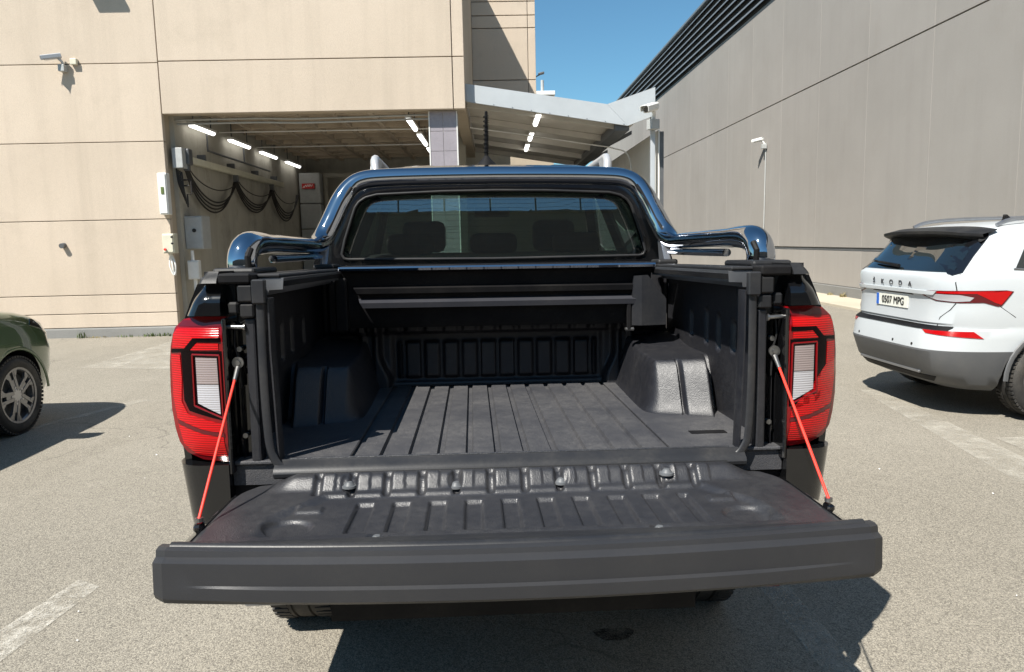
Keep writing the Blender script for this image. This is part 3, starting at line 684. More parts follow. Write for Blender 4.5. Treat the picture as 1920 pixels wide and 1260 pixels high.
# tail lamps
LO = [(.826, 1.294), (.915, 1.295), (.955, 1.287), (.985, 1.262), (1.004, 1.205), (1.012, 1.152), (1.016, 1.081), (1.015, 1.017), (1.005, .962), (.990, .920), (.967, .891), (.915, .871), (.822, .864), (.826, .928), (.828, 1.001), (.828, 1.119), (.828, 1.223)]
def lampy(x, z):
    a = abs(x); return .004+.075*((max(a, .82)-.82)/.196)**2.4+.03*ss(1.23, 1.33, z)+.025*ss(.93, .84, z)
def lfun(off): return lambda x, z, d: (x, lampy(x, z)-off+d, z)
LP = {'redlens': [[(.974, 1.262), (.842, 1.262), (.842, 1.234), (.912, 1.231), (.950, 1.203), (.996, 1.201), (.990, 1.243)],
                  [(.908, 1.220), (.844, 1.219), (.844, 1.200), (.930, 1.199)],
                  [(1.002, 1.184), (.968, 1.184), (.966, 1.117), (.972, 1.045), (.952, 1.010), (.843, .982), (.843, .957), (.900, .964), (.992, .991), (1.004, 1.059)],
                  [(.990, .976), (.900, .951), (.843, .943), (.838, .881), (.932, .888), (.972, .917)]]}
for s in S2:
    L = MB().patch([(s*x, z) for x, z in LO], lfun(0), .16, .02).build('tail_lamp', M['redmid'], TR, 40)
    for p in LP['redlens']: MB().patch([(s*x, z) for x, z in p], lfun(.0022), .004, .02).build('red_reflector', M['redlens'], L)
    MB().patch([(s*x, z) for x, z in ((.958, 1.284), (.836, 1.286), (.836, 1.268), (.972, 1.267))], lfun(.0015), .004, .02).build('smoked_band', M['reddark'], L)
    MB().patch([(s*x, z) for x, z in ((.964, 1.196), (.836, 1.196), (.836, .992), (.946, 1.020), (.962, 1.05))], lfun(.0014), .004, .02).build('dark_surround', M['lensblack'], L)
    MB().patch([(s*x, z) for x, z in ((.920, 1.234), (.838, 1.235), (.838, 1.221), (.908, 1.222), (.934, 1.196), (1.002, 1.188), (1.000, 1.200), (.952, 1.202))], lfun(.0027), .004, .02).build('dark_line', M['lensblack'], L)
    MB().patch([(s*x, z) for x, z in ((.840, .955), (.900, .963), (.990, .990), (.990, .977), (.900, .952), (.840, .944))], lfun(.0027), .004, .02).build('dark_line', M['reddark'], L)
    MB().patch([(s*x, z) for x, z in ((.914, 1.178), (.850, 1.176), (.849, 1.100), (.914, 1.100))], lfun(.0035), .006, .012).build('turn_light', M['reflectlens'], L)
    MB().patch([(s*x, z) for x, z in ((.914, 1.098), (.849, 1.098), (.847, 1.012), (.914, 1.044))], lfun(.0035), .006, .012).build('reverse_light', M['clearlens'], L)
    fr_ = [((.924, 1.186), (.842, 1.184)), ((.842, 1.184), (.840, 1.000)), ((.840, 1.000), (.925, 1.036)), ((.925, 1.036), (.924, 1.186))]
    m = MB()
    for (x0, z0), (x1, z1) in fr_: m.tube([(s*x0, lampy(x0, z0)-.003, z0), (s*x1, lampy(x1, z1)-.003, z1)], .0032, 6)
    m.build('lens_frame', M['redmid'], L)
# body corners and sides
SX = [(.42, .930), (.55, .940), (.70, .960), (.86, .978), (1.0, .990), (1.15, .986), (1.295, .955), (1.39, .912)]
def corner(z): return lerpt(SX, z)
AX_R, AX_F, RW = .98, 4.20, .40
for s in S2:
    # above the lamp
    def upf(a, z, d, s=s):      # a: 0 inner edge .. 1 wraps to the side
        xo = corner(z)-.012; e = .035*ss(1.335, 1.392, z)
        xi = .832
        if a <= .6: t_ = a/.6; return (s*(xi+(xo-.045-xi)*t_), .0+e+d, z)
        t_ = (a-.6)/.4*math.pi/2; return (s*(xo-.045+.045*math.sin(t_)-d*0), e+.06*(1-math.cos(t_))+d, z)
    MB().patch([(0, 1.298), (1, 1.298), (1, 1.39), (0, 1.39)], upf, .05, (.04, .012)).build('upper_corner_panel', M['black'], TR, 50)
    # below the lamp
    def lof(a, z, d, s=s):
        xo = lerpt([(.62, .965), (.70, .975), (.86, .995)], z); e = .02*ss(.70, .60, z) if z < .7 else 0; xi = .832
        if a <= .5: return (s*(xi+(xo-.09-xi)*a/.5), e+d, z)
        t_ = (a-.5)/.5*math.pi/2; return (s*(xo-.09+.09*math.sin(t_)), e+.09*(1-math.cos(t_))+d, z)
    MB().patch([(0, .62), (1, .62), (1, .861), (0, .861)], lof, .05, (.05, .02)).build('lower_corner_panel', M['black'], TR, 50)
    # bed side with wheel cut-out
    arc = [(AX_R-.47*math.cos(a), .38+.47*math.sin(a)) for a in [math.pi*i/16 for i in range(17)] if .38+.47*math.sin(a) > .44]
    poly = [(.06, .44)]+arc+[(1.42, .44), (1.42, 1.388), (.06, 1.388)]
    MB().patch(poly, lambda y, z, d, s=s: (s*(corner(z)-d), y, z), .02, .06).build('bed_side', M['black'], TR, 50)
    MB().lathe([(.475, s*.97), (.475, s*.60), (.43, s*.60)], 24, 'x', (0, AX_R, .38), 0, math.pi).build('wheel_well', M['matte'], TR)
    m = MB(); m.tube([(s*(corner(.38+.475*math.sin(a))+.004), AX_R-.475*math.cos(a), .38+.475*math.sin(a)) for a in [math.pi*i/20 for i in range(1, 20)]], .014, 8); m.build('arch_trim', M['satin'], TR)
    # rail and caps
    bx('bed_rail', M['satin'], TR, *sorted((s*.765, s*.908)), .06, 1.40, 1.384, 1.408, .008)
    def capf(a, z, d, s=s):
        return (s*(.838+(lerpt([(1.388, .900), (1.425, .880)], z)-.838)*a), -.004+.030*ss(1.39, 1.43, z)+.035*ss(.75, 1., a)+d, z)
    MB().patch([(0, 1.391), (1, 1.391), (1, 1.424), (0, 1.424)], capf, .30, (.1, .01)).build('corner_cap', M['satin'], TR, 40)
    MB().patch([(.025, 0), (.30, 0), (.30, 1), (.025, 1)], lambda y, a, d, s=s: (s*(.838+.042*a), y, 1.424-d), .02, .1).build('corner_cap_top', M['satin'], TR, 40)
    bx('corner_cap_inner', M['matte'], TR, *sorted((s*.742, s*.836)), .0, .10, 1.388, 1.418, .006)
    # roller cover guide rail
    x_in = .668
    MB().prism([(s*x_in, 1.402), (s*.80, 1.402), (s*.80, 1.350), (s*.715, 1.352), (s*.712, 1.366), (s*(x_in+.004), 1.368)], 'y', .075, 1.05).build('guide_rail', M['alu'], TR)
    bx('guide_rail_lid', M['satin'], TR, *sorted((s*(x_in+.008), s*.77)), .07, 1.06, 1.4025, 1.414, .004)
    bx('guide_rail_channel', M['matte'], TR, *sorted((s*(x_in-.0015), s*(x_in+.001))), .08, 1.05, 1.377, 1.393)
# roller cover canister
prof = [(1.26, 1.424), (1.0, 1.424), (.985, 1.42), (.978, 1.412), (.984, 1.403), (1.02, 1.395), (1.035, 1.352), (1.04, 1.30), (1.045, 1.25), (1.05, 1.19), (1.075, 1.155), (1.26, 1.150)]
cn = MB().prism(prof, 'x', -.662, .662).build('roller_cover_canister', M['matte'], TR)
MB().prism([(.9765, 1.4205), (.972, 1.4135), (.978, 1.404), (.982, 1.404), (.977, 1.4135), (.980, 1.4195)], 'x', -.668, .668).build('canister_edge', M['chrome'], cn)
def ledge(z, x0, x1, y, mat): MB().add([(x0-.012, y, z), (x1, y, z), (x1, y+.055, z+.018), (x0-.025, y+.055, z+.018), (x0, y+.006, z-.022), (x1, y+.006, z-.022)], [(0, 1, 2, 3), (0, 4, 5, 1), (3, 4, 0), (1, 5, 2), (4, 3, 2, 5)]).build('canister_ledge', mat, cn, 0)
ledge(1.328, -.60, .60, 1.004, M['matte']); ledge(1.268, -.575, .598, .992, M['slatgrey'])
p = [(.580, 1.365), (.636, 1.368), (.716, 1.265), (.716, 1.155), (.570, 1.152)]
MB().patch(p, lambda x, z, d: (x, .978+(.03*(.61-abs(x))/.04 if abs(x) < .61 else 0)+d, z), .03, .02).build('canister_bracket', M['bracket'], TR, 20)
bx('canister_bracket', M['matte'], TR, -.690, -.640, .99, 1.05, 1.150, 1.375, .006)  # left bracket: shade on that side put into a darker black than the right
bx('bracket_foot', M['zinc'], TR, .545, .585, 1.0, 1.03, 1.128, 1.142, .004)
bx('bracket_leg', M['matte'], TR, .552, .570, 1.0, 1.02, 1.13, 1.26, .003)
# ---- tailgate
TGX = .83
tg = MB().box(-.785, .785, -.47, .0, .700, .752, .016).box(-.825, .825, -.50, -.30, .698, .752, .016).build('tailgate', M['black'], TR)
for s in S2:
    def tgs(y, a, d, s=s):
        e = .040*ss(-.10, -.32, y); return (s*(.790+.012*ss(.0, .2, a)+e*a-d*.4), y, .797-.075*a**1.3-d)
    MB().patch([(-.475, 0), (-.08, 0), (-.08, 1), (-.475, 1)], tgs, .012, (.03, .2)).build('tailgate_side', M['black'], tg, 60)
    an = bx('cable_anchor', M['black'], tg, *sorted((s*.789, s*.809)), -.355, -.320, .790, .808, .005)
    MB().cyl((s*.799, -.335, .812), (s*.799, -.335, .822), .010, 10).build('anchor_bolt', M['zinc'], an)
def lz(x, y):
    """relief of the moulded tailgate liner"""
    z = .800; a = abs(x)
    p = .0985; k = (x+.02+p/2) % p-p/2
    # raised hinge band with cut notches
    z += .036*ss(-.094, -.048, y)*(1-ss(.62, .72, a))
    nk = (x+.0205) % p-p/2
    inz = (1-ss(.56, .60, a))
    z -= .014*hump(nk, 0, .005, .010)*ss(-.125, -.105, y)*(1-ss(-.035, -.022, y))*inz
    z += .006*hump(nk, p/2, .030, .010)*ss(-.095, -.08, y)*(1-ss(-.050, -.038, y))*inz
    z -= .006*ss(-.02, .02, y)
    # main sunk panel
    pa = (1-ss(.615, .655, a+.10*ss(-.30, -.10, y)))*ss(-.425, -.405, y)*(1-ss(-.125, -.11, y))
    z -= .012*pa
    # pockets
    z -= .013*hump(k, .0, .020, .006)*(1-ss(.475, .48, a))*ss(-.385, -.377, y)*(1-ss(-.165, -.157, y))
    # cup recesses
    r_ = math.hypot((a-.585), (y+.335)*1.05); z -= .011*(1-ss(.052, .066, r_))
    # small lugs
    z += .008*hump(a, .555, .028, .012)*hump(y, -.215, .016, .012)
    # bolt dimples
    for bx_ in (-.475, -.170, .135, .445): z -= .008*(1-ss(.016, .024, math.hypot(x-bx_, (y+.066)*.8)))
    for bx_ in (-.35, .33): z -= .006*(1-ss(.014, .026, math.hypot(x-bx_, y+.438)))
    z -= .010*ss(.77, .80, a)
    return z
def linerw(y): return lerpt([(-.47, .805), (-.2, .803), (-.12, .788), (-.06, .765), (-.02, .742), (.03, .690)], y)
def lin(u, v):
    y = -.468+.488*v; x = (2*u-1)*linerw(y); return (x, y, lz(x, y))
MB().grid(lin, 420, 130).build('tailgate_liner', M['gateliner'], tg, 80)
for x in (-.475, -.170, .135, .445):
    MB().lathe([(.0, .012), (.008, .012), (.012, .008), (.016, .003), (.021, .002), (.022, -.004)], 16, 'z', (x, -.066, lz(x, -.066)-.003)).build('bolt', M['darksteel'], tg)
for x in (-.35, .33): MB().lathe([(.0, .006), (.008, .006), (.012, .001)], 14, 'z', (x, -.438, lz(x, -.438)+.001)).build('bolt', M['darksteel'], tg)
def crown(x): return -.055*(1-(x/TGX)**2)
def bar(u, v):
    x = (2*u-1)*.800; c_ = crown(x); pr = [(-.445, .800), (-.462, .806), (-.474, .812), (-.486, .822), (-.497, .826), (-.506, .824), (-.512, .816), (-.514, .804)]
    i = v*7; k = min(int(i), 6); f = i-k; y = pr[k][0]*(1-f)+pr[k+1][0]*f; z = pr[k][1]*(1-f)+pr[k+1][1]*f
    return (x, y+c_*ss(-.455, -.50, y), z)
MB().grid(bar, 60, 14).build('tailgate_edge_strip', M['rubber'], tg, 60)
def lipp(u, v):
    x = (2*u-1)*TGX; e = ss(.55, 1., abs(x)/TGX); c_ = crown(x)
    pr = [(-.486, .800), (-.490, .818), (-.512, .820), (-.526, .817), (-.529, .806-.003*e), (-.548, .7965), (-.5485, .789), (-.550, .7475), (-.550-.010*(1-e), .7430), (-.5605+.009*e, .722), (-.5605+.009*e, .716), (-.545, .704), (-.47, .700)]
    i = v*12; k = min(int(i), 11); f = i-k
    y = pr[k][0]*(1-f)+pr[k+1][0]*f; z = pr[k][1]*(1-f)+pr[k+1][1]*f
    en = ss(.965, 1., abs(x)/TGX); return (x, y+c_+.012*en, z-.004*en*(1 if z > .77 else -1.5))
m = MB().grid(lipp, 64, 12)
for s in (0, 1):
    m.add([lipp(s, i/12) for i in range(13)], [tuple(range(13))])
m.build('tailgate_lip', M['lip'], tg, 9)
# cables
for s in S2:
    a = Vector((s*.800, .036, 1.150)); d_ = Vector((s*.799, -.337, .818))
    cb = MB().tube([a+(d_-a)*t_ for t_ in (0.10, .5, 1.)], .0040, 10).build('tailgate_cable', M['redcable'], TR)
    MB().tube([a+(d_-a)*.02, a+(d_-a)*.06, a+(d_-a)*.115], [.008, .007, .006], 10).build('cable_crimp', M['zinc'], cb)
    MB().lathe([(.007, -.004), (.017, -.004), (.017, .004), (.007, .004), (.007, -.004)], 16, 'y', (s*.800, .034, 1.158)).build('cable_eye', M['zinc'], cb)
    MB().cyl((s*.800, .024, 1.158), (s*.800, .062, 1.158), .008, 10).build('cable_bolt', M['zinc'], cb)
# ---- bumper and underside
bp = MB()
def bumpf(u, v):
    a = (u-.5)*2; x = a*.905; pr = [(.10, .66), (-.04, .665), (-.095, .655), (-.12, .63), (-.13, .56), (-.135, .52), (-.12, .495), (-.05, .485), (.10, .485)]
    i = v*8; k = min(int(i), 7); f = i-k; y = pr[k][0]*(1-f)+pr[k+1][0]*f; z = pr[k][1]*(1-f)+pr[k+1][1]*f
    e = ss(.80, 1., abs(a)); return (x, y*(1-e)+.12*e*1.0+(y*.35)*e, z+.015*e*(1 if z < .55 else -1))
bp.grid(bumpf, 60, 8); bp.build('rear_bumper', M['cladding'], TR, 40)
for s in S2:
    def endf(a, z, d, s=s): t_ = a*math.pi/2; return (s*(.80+.16*math.sin(t_)-d), -.10+.17*(1-math.cos(t_))+d, z)
    MB().patch([(0, .56), (1, .56), (1, .672), (0, .672)], endf, .02, (.1, .03)).build('bumper_end', M['chrome'], TR, 50)
    bx('bumper_reflector', M['redmid'] if s > 0 else M['alu'], TR, *sorted((s*.58, s*.76)), -.150, -.12, .498, .514, .004)
bx('bumper_step', M['cladding'], TR, -.55, .55, -.150, -.03, .492, .520, .012)
bx('chassis', M['matte'], TR, -.55, .55, -.02, 4.6, .38, .60)
bx('load_bed_underside', M['matte'], TR, -.90, .90, .05, 1.42, .66, .785)
for x, y in ((-.81, AX_R), (.81, AX_R), (-.81, AX_F), (.81, AX_F)): wheel(TR, (x, y, RW-.05), RW, .265, 1 if x > 0 else -1, .23, 6)
MB().cyl((-.7, AX_R, .33), (.7, AX_R, .33), .05, 12).build('rear_axle', M['matte'], TR)
# ---- sport bar
for s in S2: pass
half = [(-.842, .27, 1.40), (-.842, .262, 1.45), (-.838, .285, 1.49), (-.832, .36, 1.508), (-.82, .55, 1.512), (-.795, .95, 1.512), (-.785, 1.10, 1.514), (-.768, 1.185, 1.545), (-.735, 1.225, 1.62), (-.695, 1.255, 1.71), (-.655, 1.275, 1.772), (-.60, 1.285, 1.806), (-.50, 1.29, 1.818), (-.25, 1.295, 1.824), (0, 1.297, 1.826)]
path = spline(half, 6); path = path+[Vector((-p.x, p.y, p.z)) for p in reversed(path[:-1])]
rad = [1.0-.18*ss(.36, .55, p.y)*ss(1.16, 1.06, p.y)+.12*ss(.40, .30, p.y)+.12*ss(1.10, 1.20, p.y)*ss(1.80, 1.70, p.z) for p in path]
sb = MB().tube(path, rad, 20, (.041, .041), (1, 0, 0)).build('sport_bar', M['chrome'], TR, 60)
for s in S2:
    MB().tube(spline([(s*.80, .47, 1.458), (s*.79, .8, 1.462), (s*.772, 1.12, 1.468)], 5), .016, 12, (1, .9)).build('lower_bar', M['chrome'], sb)
    leg = [Vector((-s*p.x if s > 0 else p.x, p.y, p.z)) for p in spline(half[7:11], 6)]
    MB().tube([p+Vector((-s*.012, -.036, 0)) for p in leg[2:]], .010, 8, (1, .8)).build('bar_inlay', M['matte'], sb)
    MB().tube([Vector((s*.812, .226, 1.43)), Vector((s*.812, .222, 1.465)), Vector((s*.808, .243, 1.49))], .010, 8).build('bar_inlay', M['matte'], sb)
    bx('bar_foot', M['satin'], sb, *sorted((s*.775, s*.905)), .16, .43, 1.408, 1.432, .010)
    bx('bar_foot', M['satin'], sb, *sorted((s*.70, s*.79)), 1.06, 1.20, 1.408, 1.434, .010)
    MB().prism([(1.09, 1.43), (1.18, 1.43), (1.215, 1.54), (1.17, 1.53)], 'x', *sorted((s*.735, s*.765))).build('bar_bracket', M['alu'], sb)
# ---- cab
def ycab(z):
    if z < 1.40: return 1.42
    q_ = (z-1.40)/.48; return 1.42+.48*(.045*q_+.042*q_*q_)
out = [(-.87, 1.36), (-.865, 1.40), (-.86, 1.44), (-.80, 1.58), (-.735, 1.72), (-.718, 1.76), (-.70, 1.79), (-.655, 1.835), (-.55, 1.86), (-.25, 1.874), (0, 1.878)]
inn = [(-.700, 1.452), (-.722, 1.457), (-.732, 1.478), (-.715, 1.545), (-.680, 1.650), (-.664, 1.695), (-.645, 1.722), (-.612, 1.743), (-.560, 1.756), (-.25, 1.768), (0, 1.771)]
bot = [(0, 1.36)]; bin_ = [(0, 1.446)]
def loop(l, b0): return l+[(-x, z) for x, z in reversed(l[:-1])]+b0
lo = loop(out, bot); li = loop(inn, bin_); n = len(lo)
m = MB(); m.add([(x, ycab(z), z) for x, z in lo]+[(x, ycab(z)+.0, z) for x, z in li]+[(x*.985, ycab(z)+.03, z+(.006 if z < 1.5 else -.006)) for x, z in li],
              [(i, (i+1) % n, n+(i+1) % n, n+i) for i in range(n)]+[(n+i, n+(i+1) % n, 2*n+(i+1) % n, 2*n+i) for i in range(n)])
m.build('cab_rear_panel', M['black'], TR, 50)
def wpt(f, dy): return [(x*f, ycab(1.45+(z-1.61)*f+.16)+dy, 1.61+(z-1.61)*f) for x, z in li]
rw = MB().patch([(x*.99, z) for x, z in li], lambda x, z, d: (x, ycab(z)+.012-.018*(1-(x/.73)**2)*0+d, z), 0, .06)
rw = rw.build('rear_window', M['tint'], TR, 60)
m = MB(); pts = [Vector((x*.995, ycab(z)-.004, z)) for x, z in li]; m.tube(pts+[pts[0]], .007, 8, None, (0, 1, 0), False); m.build('window_trim', M['satin'], rw, 60)
m = MB()
for k in range(9):
    z = 1.49+k*.028; m.tube([(-.62+.01*k, ycab(z)+.016, z), (.62-.01*k, ycab(z)+.016, z)], .0007, 4)
m.build('heater_wire', M['interior'], rw)
bx('cab_rear_ledge', M['black'], TR, -.80, .80, 1.30, 1.42, 1.385, 1.425, .01)
def roof(u, v):
    a = 2*u-1; y = 1.468+1.43*v; zc = 1.880+.045*math.sin(math.pi*(.15+.62*v)); x = a*(.665+.02*math.sin(math.pi*v))
    z = zc-.022*abs(a)**2-.045*ss(.82, 1., abs(a)); z += .006*(hump(abs(a), .55, .10, .03))*ss(.03, .08, v)
    if v < .06: z -= .03*(1-v/.06)**2
    return (x, y, z)
m = MB().grid(roof, 48, 24); m.build('roof', M['black'], TR, 50)
MB().grid(lambda u, v: (lambda p: (p[0]*.97, p[1], p[2]-.04))(roof(u, v)), 16, 8).build('headliner', M['headliner'], TR, 50)
for s in S2:
    rl = MB().tube(spline([(s*.585, 1.66, 1.885), (s*.592, 1.69, 1.93), (s*.598, 1.76, 1.958), (s*.605, 1.95, 1.966), (s*.61, 2.4, 1.972), (s*.60, 2.75, 1.955), (s*.59, 2.85, 1.90)], 6), .022, 10, (1., 1.2)).build('roof_rail', M['railsilver'], TR, 60)
    MB().prism([(1.655, 1.875), (1.70, 1.945), (1.80, 1.955), (1.86, 1.955), (1.80, 1.90), (1.76, 1.882)], 'x', *sorted((s*.575, s*.613))).build('rail_foot', M['railsilver'], rl)
    # side glass and pillars
    q = lambda y, z: (s*lerpt([(1.36, .875), (1.86, .672)], z), y, z)
    for name, P, mat in (('side_window', [(1.62, 1.40), (2.42, 1.40), (2.42, 1.82), (1.75, 1.82)], 'tint'), ('side_window', [(2.50, 1.40), (3.50, 1.40), (3.38, 1.48), (2.78, 1.82), (2.50, 1.82)], 'screen')):
        MB().patch(P, lambda y, z, d: q(y, z), 0, .3).build(name, M[mat], TR)
    for P in ([(1.42, 1.37), (1.63, 1.37), (1.76, 1.85), (1.55, 1.85)], [(2.42, 1.37), (2.50, 1.37), (2.50, 1.85), (2.42, 1.85)], [(3.50, 1.37), (3.66, 1.37), (2.92, 1.87), (2.77, 1.83)], [(1.6, 1.82), (2.85, 1.82), (2.9, 1.88), (1.58, 1.88)], [(1.42, 1.33), (3.66, 1.33), (3.62, 1.405), (1.44, 1.405)]):
        MB().patch(P, lambda y, z, d: (lambda p: (p[0]+s*(.004-d), p[1], p[2]))(q(y, z)), .03, .2).build('pillar', M['black'], TR)
    mi = MB().box(-.11, .11, -.05, .05, -.09, .09, .03, Matrix.Translation((s*1.03, 3.28, 1.43))).box(-.06, .06, -.02, .02, -.02, .02, 0, Matrix.Translation((s*.90, 3.28, 1.38))).build('wing_mirror', M['black'], TR)
def ws(u, v):
    a = 2*u-1; zb, zt = 1.36, 1.86; y = 3.66-.78*v-.06*a*a*(1); z = zb+(zt-zb)*v+.02*(1-a*a)*v; return (a*(.80-.16*v), y, z)
MB().grid(ws, 12, 6).build('windscreen', M['screen'], TR, 60)
def hd(u, v):
    a = 2*u-1; y = 3.62+1.28*v; z = 1.36-.10*v**2-.03*a*a-.12*ss(.9, 1., v); return (a*(.86-.03*v), y, z)
MB().grid(hd, 12, 12).build('bonnet', M['black'], TR, 50)
m = MB()
zz = [.45, .60, .80, 1.0, 1.15, 1.30, 1.37]
for s in S2:
    arc = [(AX_F-.47*math.cos(a), .38+.47*math.sin(a)) for a in [math.pi*i/16 for i in range(17)] if .38+.47*math.sin(a) > .46]
    MB().patch([(1.44, .46)]+arc+[(4.86, .46), (4.90, .8), (4.86, 1.22), (3.6, 1.36), (1.44, 1.36)], lambda y, z, d, s=s: (s*(lerpt([(.45, .90), (.7, .935), (1.0, .955), (1.15, .945), (1.37, .872)], z)-.10*ss(4.4, 4.95, y)-d), y, z), .02, .12).build('cab_side', M['black'], TR, 50)
MB().box(-.84, .84, 4.70, 4.92, .45, 1.20, .05).build('front_panel', M['black'], TR)
bx('cab_floor', M['interior'], TR, -.86, .86, 1.44, 4.6, .48, .60)
bx('cab_back_wall', M['interior'], TR, -.84, .84, 1.435, 1.45, .60, 1.40)
# ---- cabin
def seat(x, y, w, hgt, front):
    st = MB().box(-w/2, w/2, -.07, .07, 0, hgt, .05, Matrix.Translation((x, y, .95)) @ Matrix.Rotation(R(-12), 4, 'X')).build('seat_back', M['fabric'], TR, 50)
    return st
for x in (-.41, .41):
    st = seat(x, 2.72, .46, .52, True); MB().box(-.135, .135, -.05, .05, -.10, .10, .045, Matrix.Translation((x, 2.58, 1.585)) @ Matrix.Rotation(R(-12), 4, 'X')).build('headrest', M['fabric'], st, 50)
st = MB().box(-.68, .68, -.08, .08, 0, .52, .05, Matrix.Translation((0, 1.72, .96)) @ Matrix.Rotation(R(8), 4, 'X')).build('rear_bench', M['fabric'], TR, 50)
for x in (-.42, 0, .42): MB().box(-.12, .12, -.045, .045, -.05, .055, .035, Matrix.Translation((x, 1.65, 1.52))).build('headrest', M['fabric'], st, 50)
MB().box(-.78, .78, 3.15, 3.6, .9, 1.33, .05).build('dashboard', M['interior'], TR)
mr = MB().box(-.12, .12, -.02, .02, -.035, .035, .015, Matrix.Translation((.03, 2.98, 1.76))).cyl((.03, 2.99, 1.78), (.03, 3.0, 1.86), .012, 8).build('rear_view_mirror', M['interior'], TR)
MB().lathe([(.165, -.012), (.185, -.012), (.185, .012), (.165, .012), (.165, -.012)], 28, 'y', (-.37, 3.02, 1.22)).build('steering_wheel', M['interior'], TR)
# aerial
ae = MB().lathe([(.062, 0), (.055, .012), (.040, .030), (.020, .050), (.012, .062), (.0, .066)], 20, 'z', (-.026, 1.78, 1.915)).build('aerial', M['matte'], TR, 60)
m = MB().tube([(-.026, 1.78, 1.97), (-.024, 1.76, 2.20)], [.0105, .0075], 10)
for k in range(9): m.tube([(-.026+.013*math.cos(a), 1.778-.02*k/9+.013*math.sin(a), 1.99+k*.022+a*.0016) for a in [i*.7 for i in range(10)]], .0025, 5)
m.build('aerial_rod', M['matte'], ae, 60)

# ------------------------------------------------------------------ parked cars (local: x forward, y left, z up; x=0 at the rear)
from mathutils.bvhtree import BVHTree
def ring(z, xr, xf, hw, n, K=112):
    cx, a = (xr+xf)/2, (xf-xr)/2; P = []
    for k in range(K):
        t_ = 2*math.pi*k/K; c_, s_ = math.cos(t_), math.sin(t_)
        P.append((cx+a*math.copysign(abs(c_)**(2/n), c_), hw*math.copysign(abs(s_)**(2/n), s_), z))
    return P
def hull(rings):
    m = MB(); K = len(rings[0]); n = len(rings)
    m.add([p for r in rings for p in r], [(i*K+k, i*K+(k+1) % K, (i+1)*K+(k+1) % K, (i+1)*K+k) for i in range(n-1) for k in range(K)]+[tuple(range(K-1, -1, -1)), tuple(range((n-1)*K, n*K))])
    return m
def cut_wells(o, cutters):
    for cu in cutters:
        md = o.modifiers.new('w', 'BOOLEAN'); md.object = cu; md.operation = 'DIFFERENCE'; md.solver = 'EXACT'; md.material_mode = 'TRANSFER'
    dg = bpy.context.evaluated_depsgraph_get(); dg.update()
    me = bpy.data.meshes.new_from_object(o.evaluated_get(dg)); o.modifiers.clear(); old = o.data; o.data = me; bpy.data.meshes.remove(old)
    for p in me.polygons: p.use_smooth = True
    me.set_sharp_from_angle(angle=R(28))
class Car:
    def __init__(s, root, secs, split, mats, wheels, wr, n=6):
        s.root = root; rg = [ring(*q) for q in secs]
        lowr = [r for r in rg if r[0][2] <= split+1e-6]; upr = [r for r in rg if r[0][2] >= split-1e-6]
        s.tree = BVHTree.FromPolygons(*(lambda m: ([Vector(p) for p in m.v], m.f))(hull(rg)))
        s.low = hull(lowr).build('lower_cladding', mats[0], root, 28); s.up = hull(upr).build('body', mats[1], root, 28)
        cut = []
        for x, side_ in wheels:
            y0, y1 = sorted((side_*.62, side_*1.2)); cut.append(MB().lathe([(0, y0), (wr+.055, y0), (wr+.055, y1), (0, y1)], 40, 'y', (x, 0, wr)).build('cutter', M['matte']))
        for cu in cut: cu.data.materials.clear(); cu.data.materials.append(M['matte']); cu.parent = root
        bpy.context.view_layer.update()
        cut_wells_ok = [cut_wells(o, cut) for o in (s.low, s.up)]
        for cu in cut: bpy.data.objects.remove(cu)
    def hit(s, o, d, off):
        loc, nor, i, _ = s.tree.ray_cast(Vector(o), Vector(d))
        if loc is None:
            q = Vector(o)+Vector(d)*4.; loc, nor, i, _ = s.tree.find_nearest(q); nor = (q-loc).normalized() if (q-loc).length > 1e-4 else nor
        if nor.dot(Vector(d)) > 0: nor = -nor
        return loc+nor*off
    def rear(s, off): return lambda y, z, d: s.hit((-3, y, z), (1, 0, 0), off-d)
    def front(s, off): return lambda y, z, d: s.hit((9, y, z), (-1, 0, 0), off-d)
    def flank(s, side_, off): return lambda x, z, d: s.hit((x, side_*4, z), (0, -side_, 0), off-d)
    def round(s, cx, off):     # a = angle in degrees from the rear centre line, + to the left
        return lambda a, z, d: s.hit((cx-6*math.cos(R(a)), 6*math.sin(R(a)), z), (math.cos(R(a)), -math.sin(R(a)), 0), off-d)
    def plate(s, name, poly, fn, mat, thick=.004, step=.05, parent=None, sm=40):
        return MB().patch(poly, fn, thick, step).build(name, mat, parent or s.up, sm)

SU = empty('white_suv', (3.53, 6.60, 0), (0, 0, R(1.5)), 'white SUV with grey lower cladding parked nose to the grey wall', 'car')
secs = [(.24, .30, 4.50, .80, 6), (.30, .15, 4.60, .86, 6), (.40, .06, 4.66, .895, 6), (.585, .0, 4.68, .915, 6), (.60, .004, 4.68, .917, 6), (.70, .018, 4.68, .922, 6), (.775, .035, 4.66, .925, 6), (.79, .085, 4.66, .925, 6), (.815, .085, 4.65, .926, 6), (.83, .075, 4.64, .927, 6),
        (.95, .085, 4.58, .930, 6), (1.04, .082, 4.50, .930, 6), (1.085, .072, 4.42, .928, 6), (1.20, .062, 4.10, .918, 6), (1.23, .072, 3.85, .910, 6), (1.25, .105, 3.55, .900, 6), (1.27, .13, 3.40, .892, 6), (1.40, .255, 2.98, .835, 6), (1.56, .375, 2.60, .765, 6), (1.61, .43, 2.45, .735, 5.5), (1.65, .56, 2.3, .68, 5), (1.68, .80, 2.1, .58, 4.5), (1.695, 1.1, 1.8, .35, 4)]
secs = [(q[0], q[1], q[2], q[3], q[4]) for q in secs]
SU.scale = (.96, .96, .96)
sv = Car(SU, secs, .60, (M['cladding'], M['whitepaint']), [(.97, 1), (.97, -1), (3.76, 1), (3.76, -1)], .36)
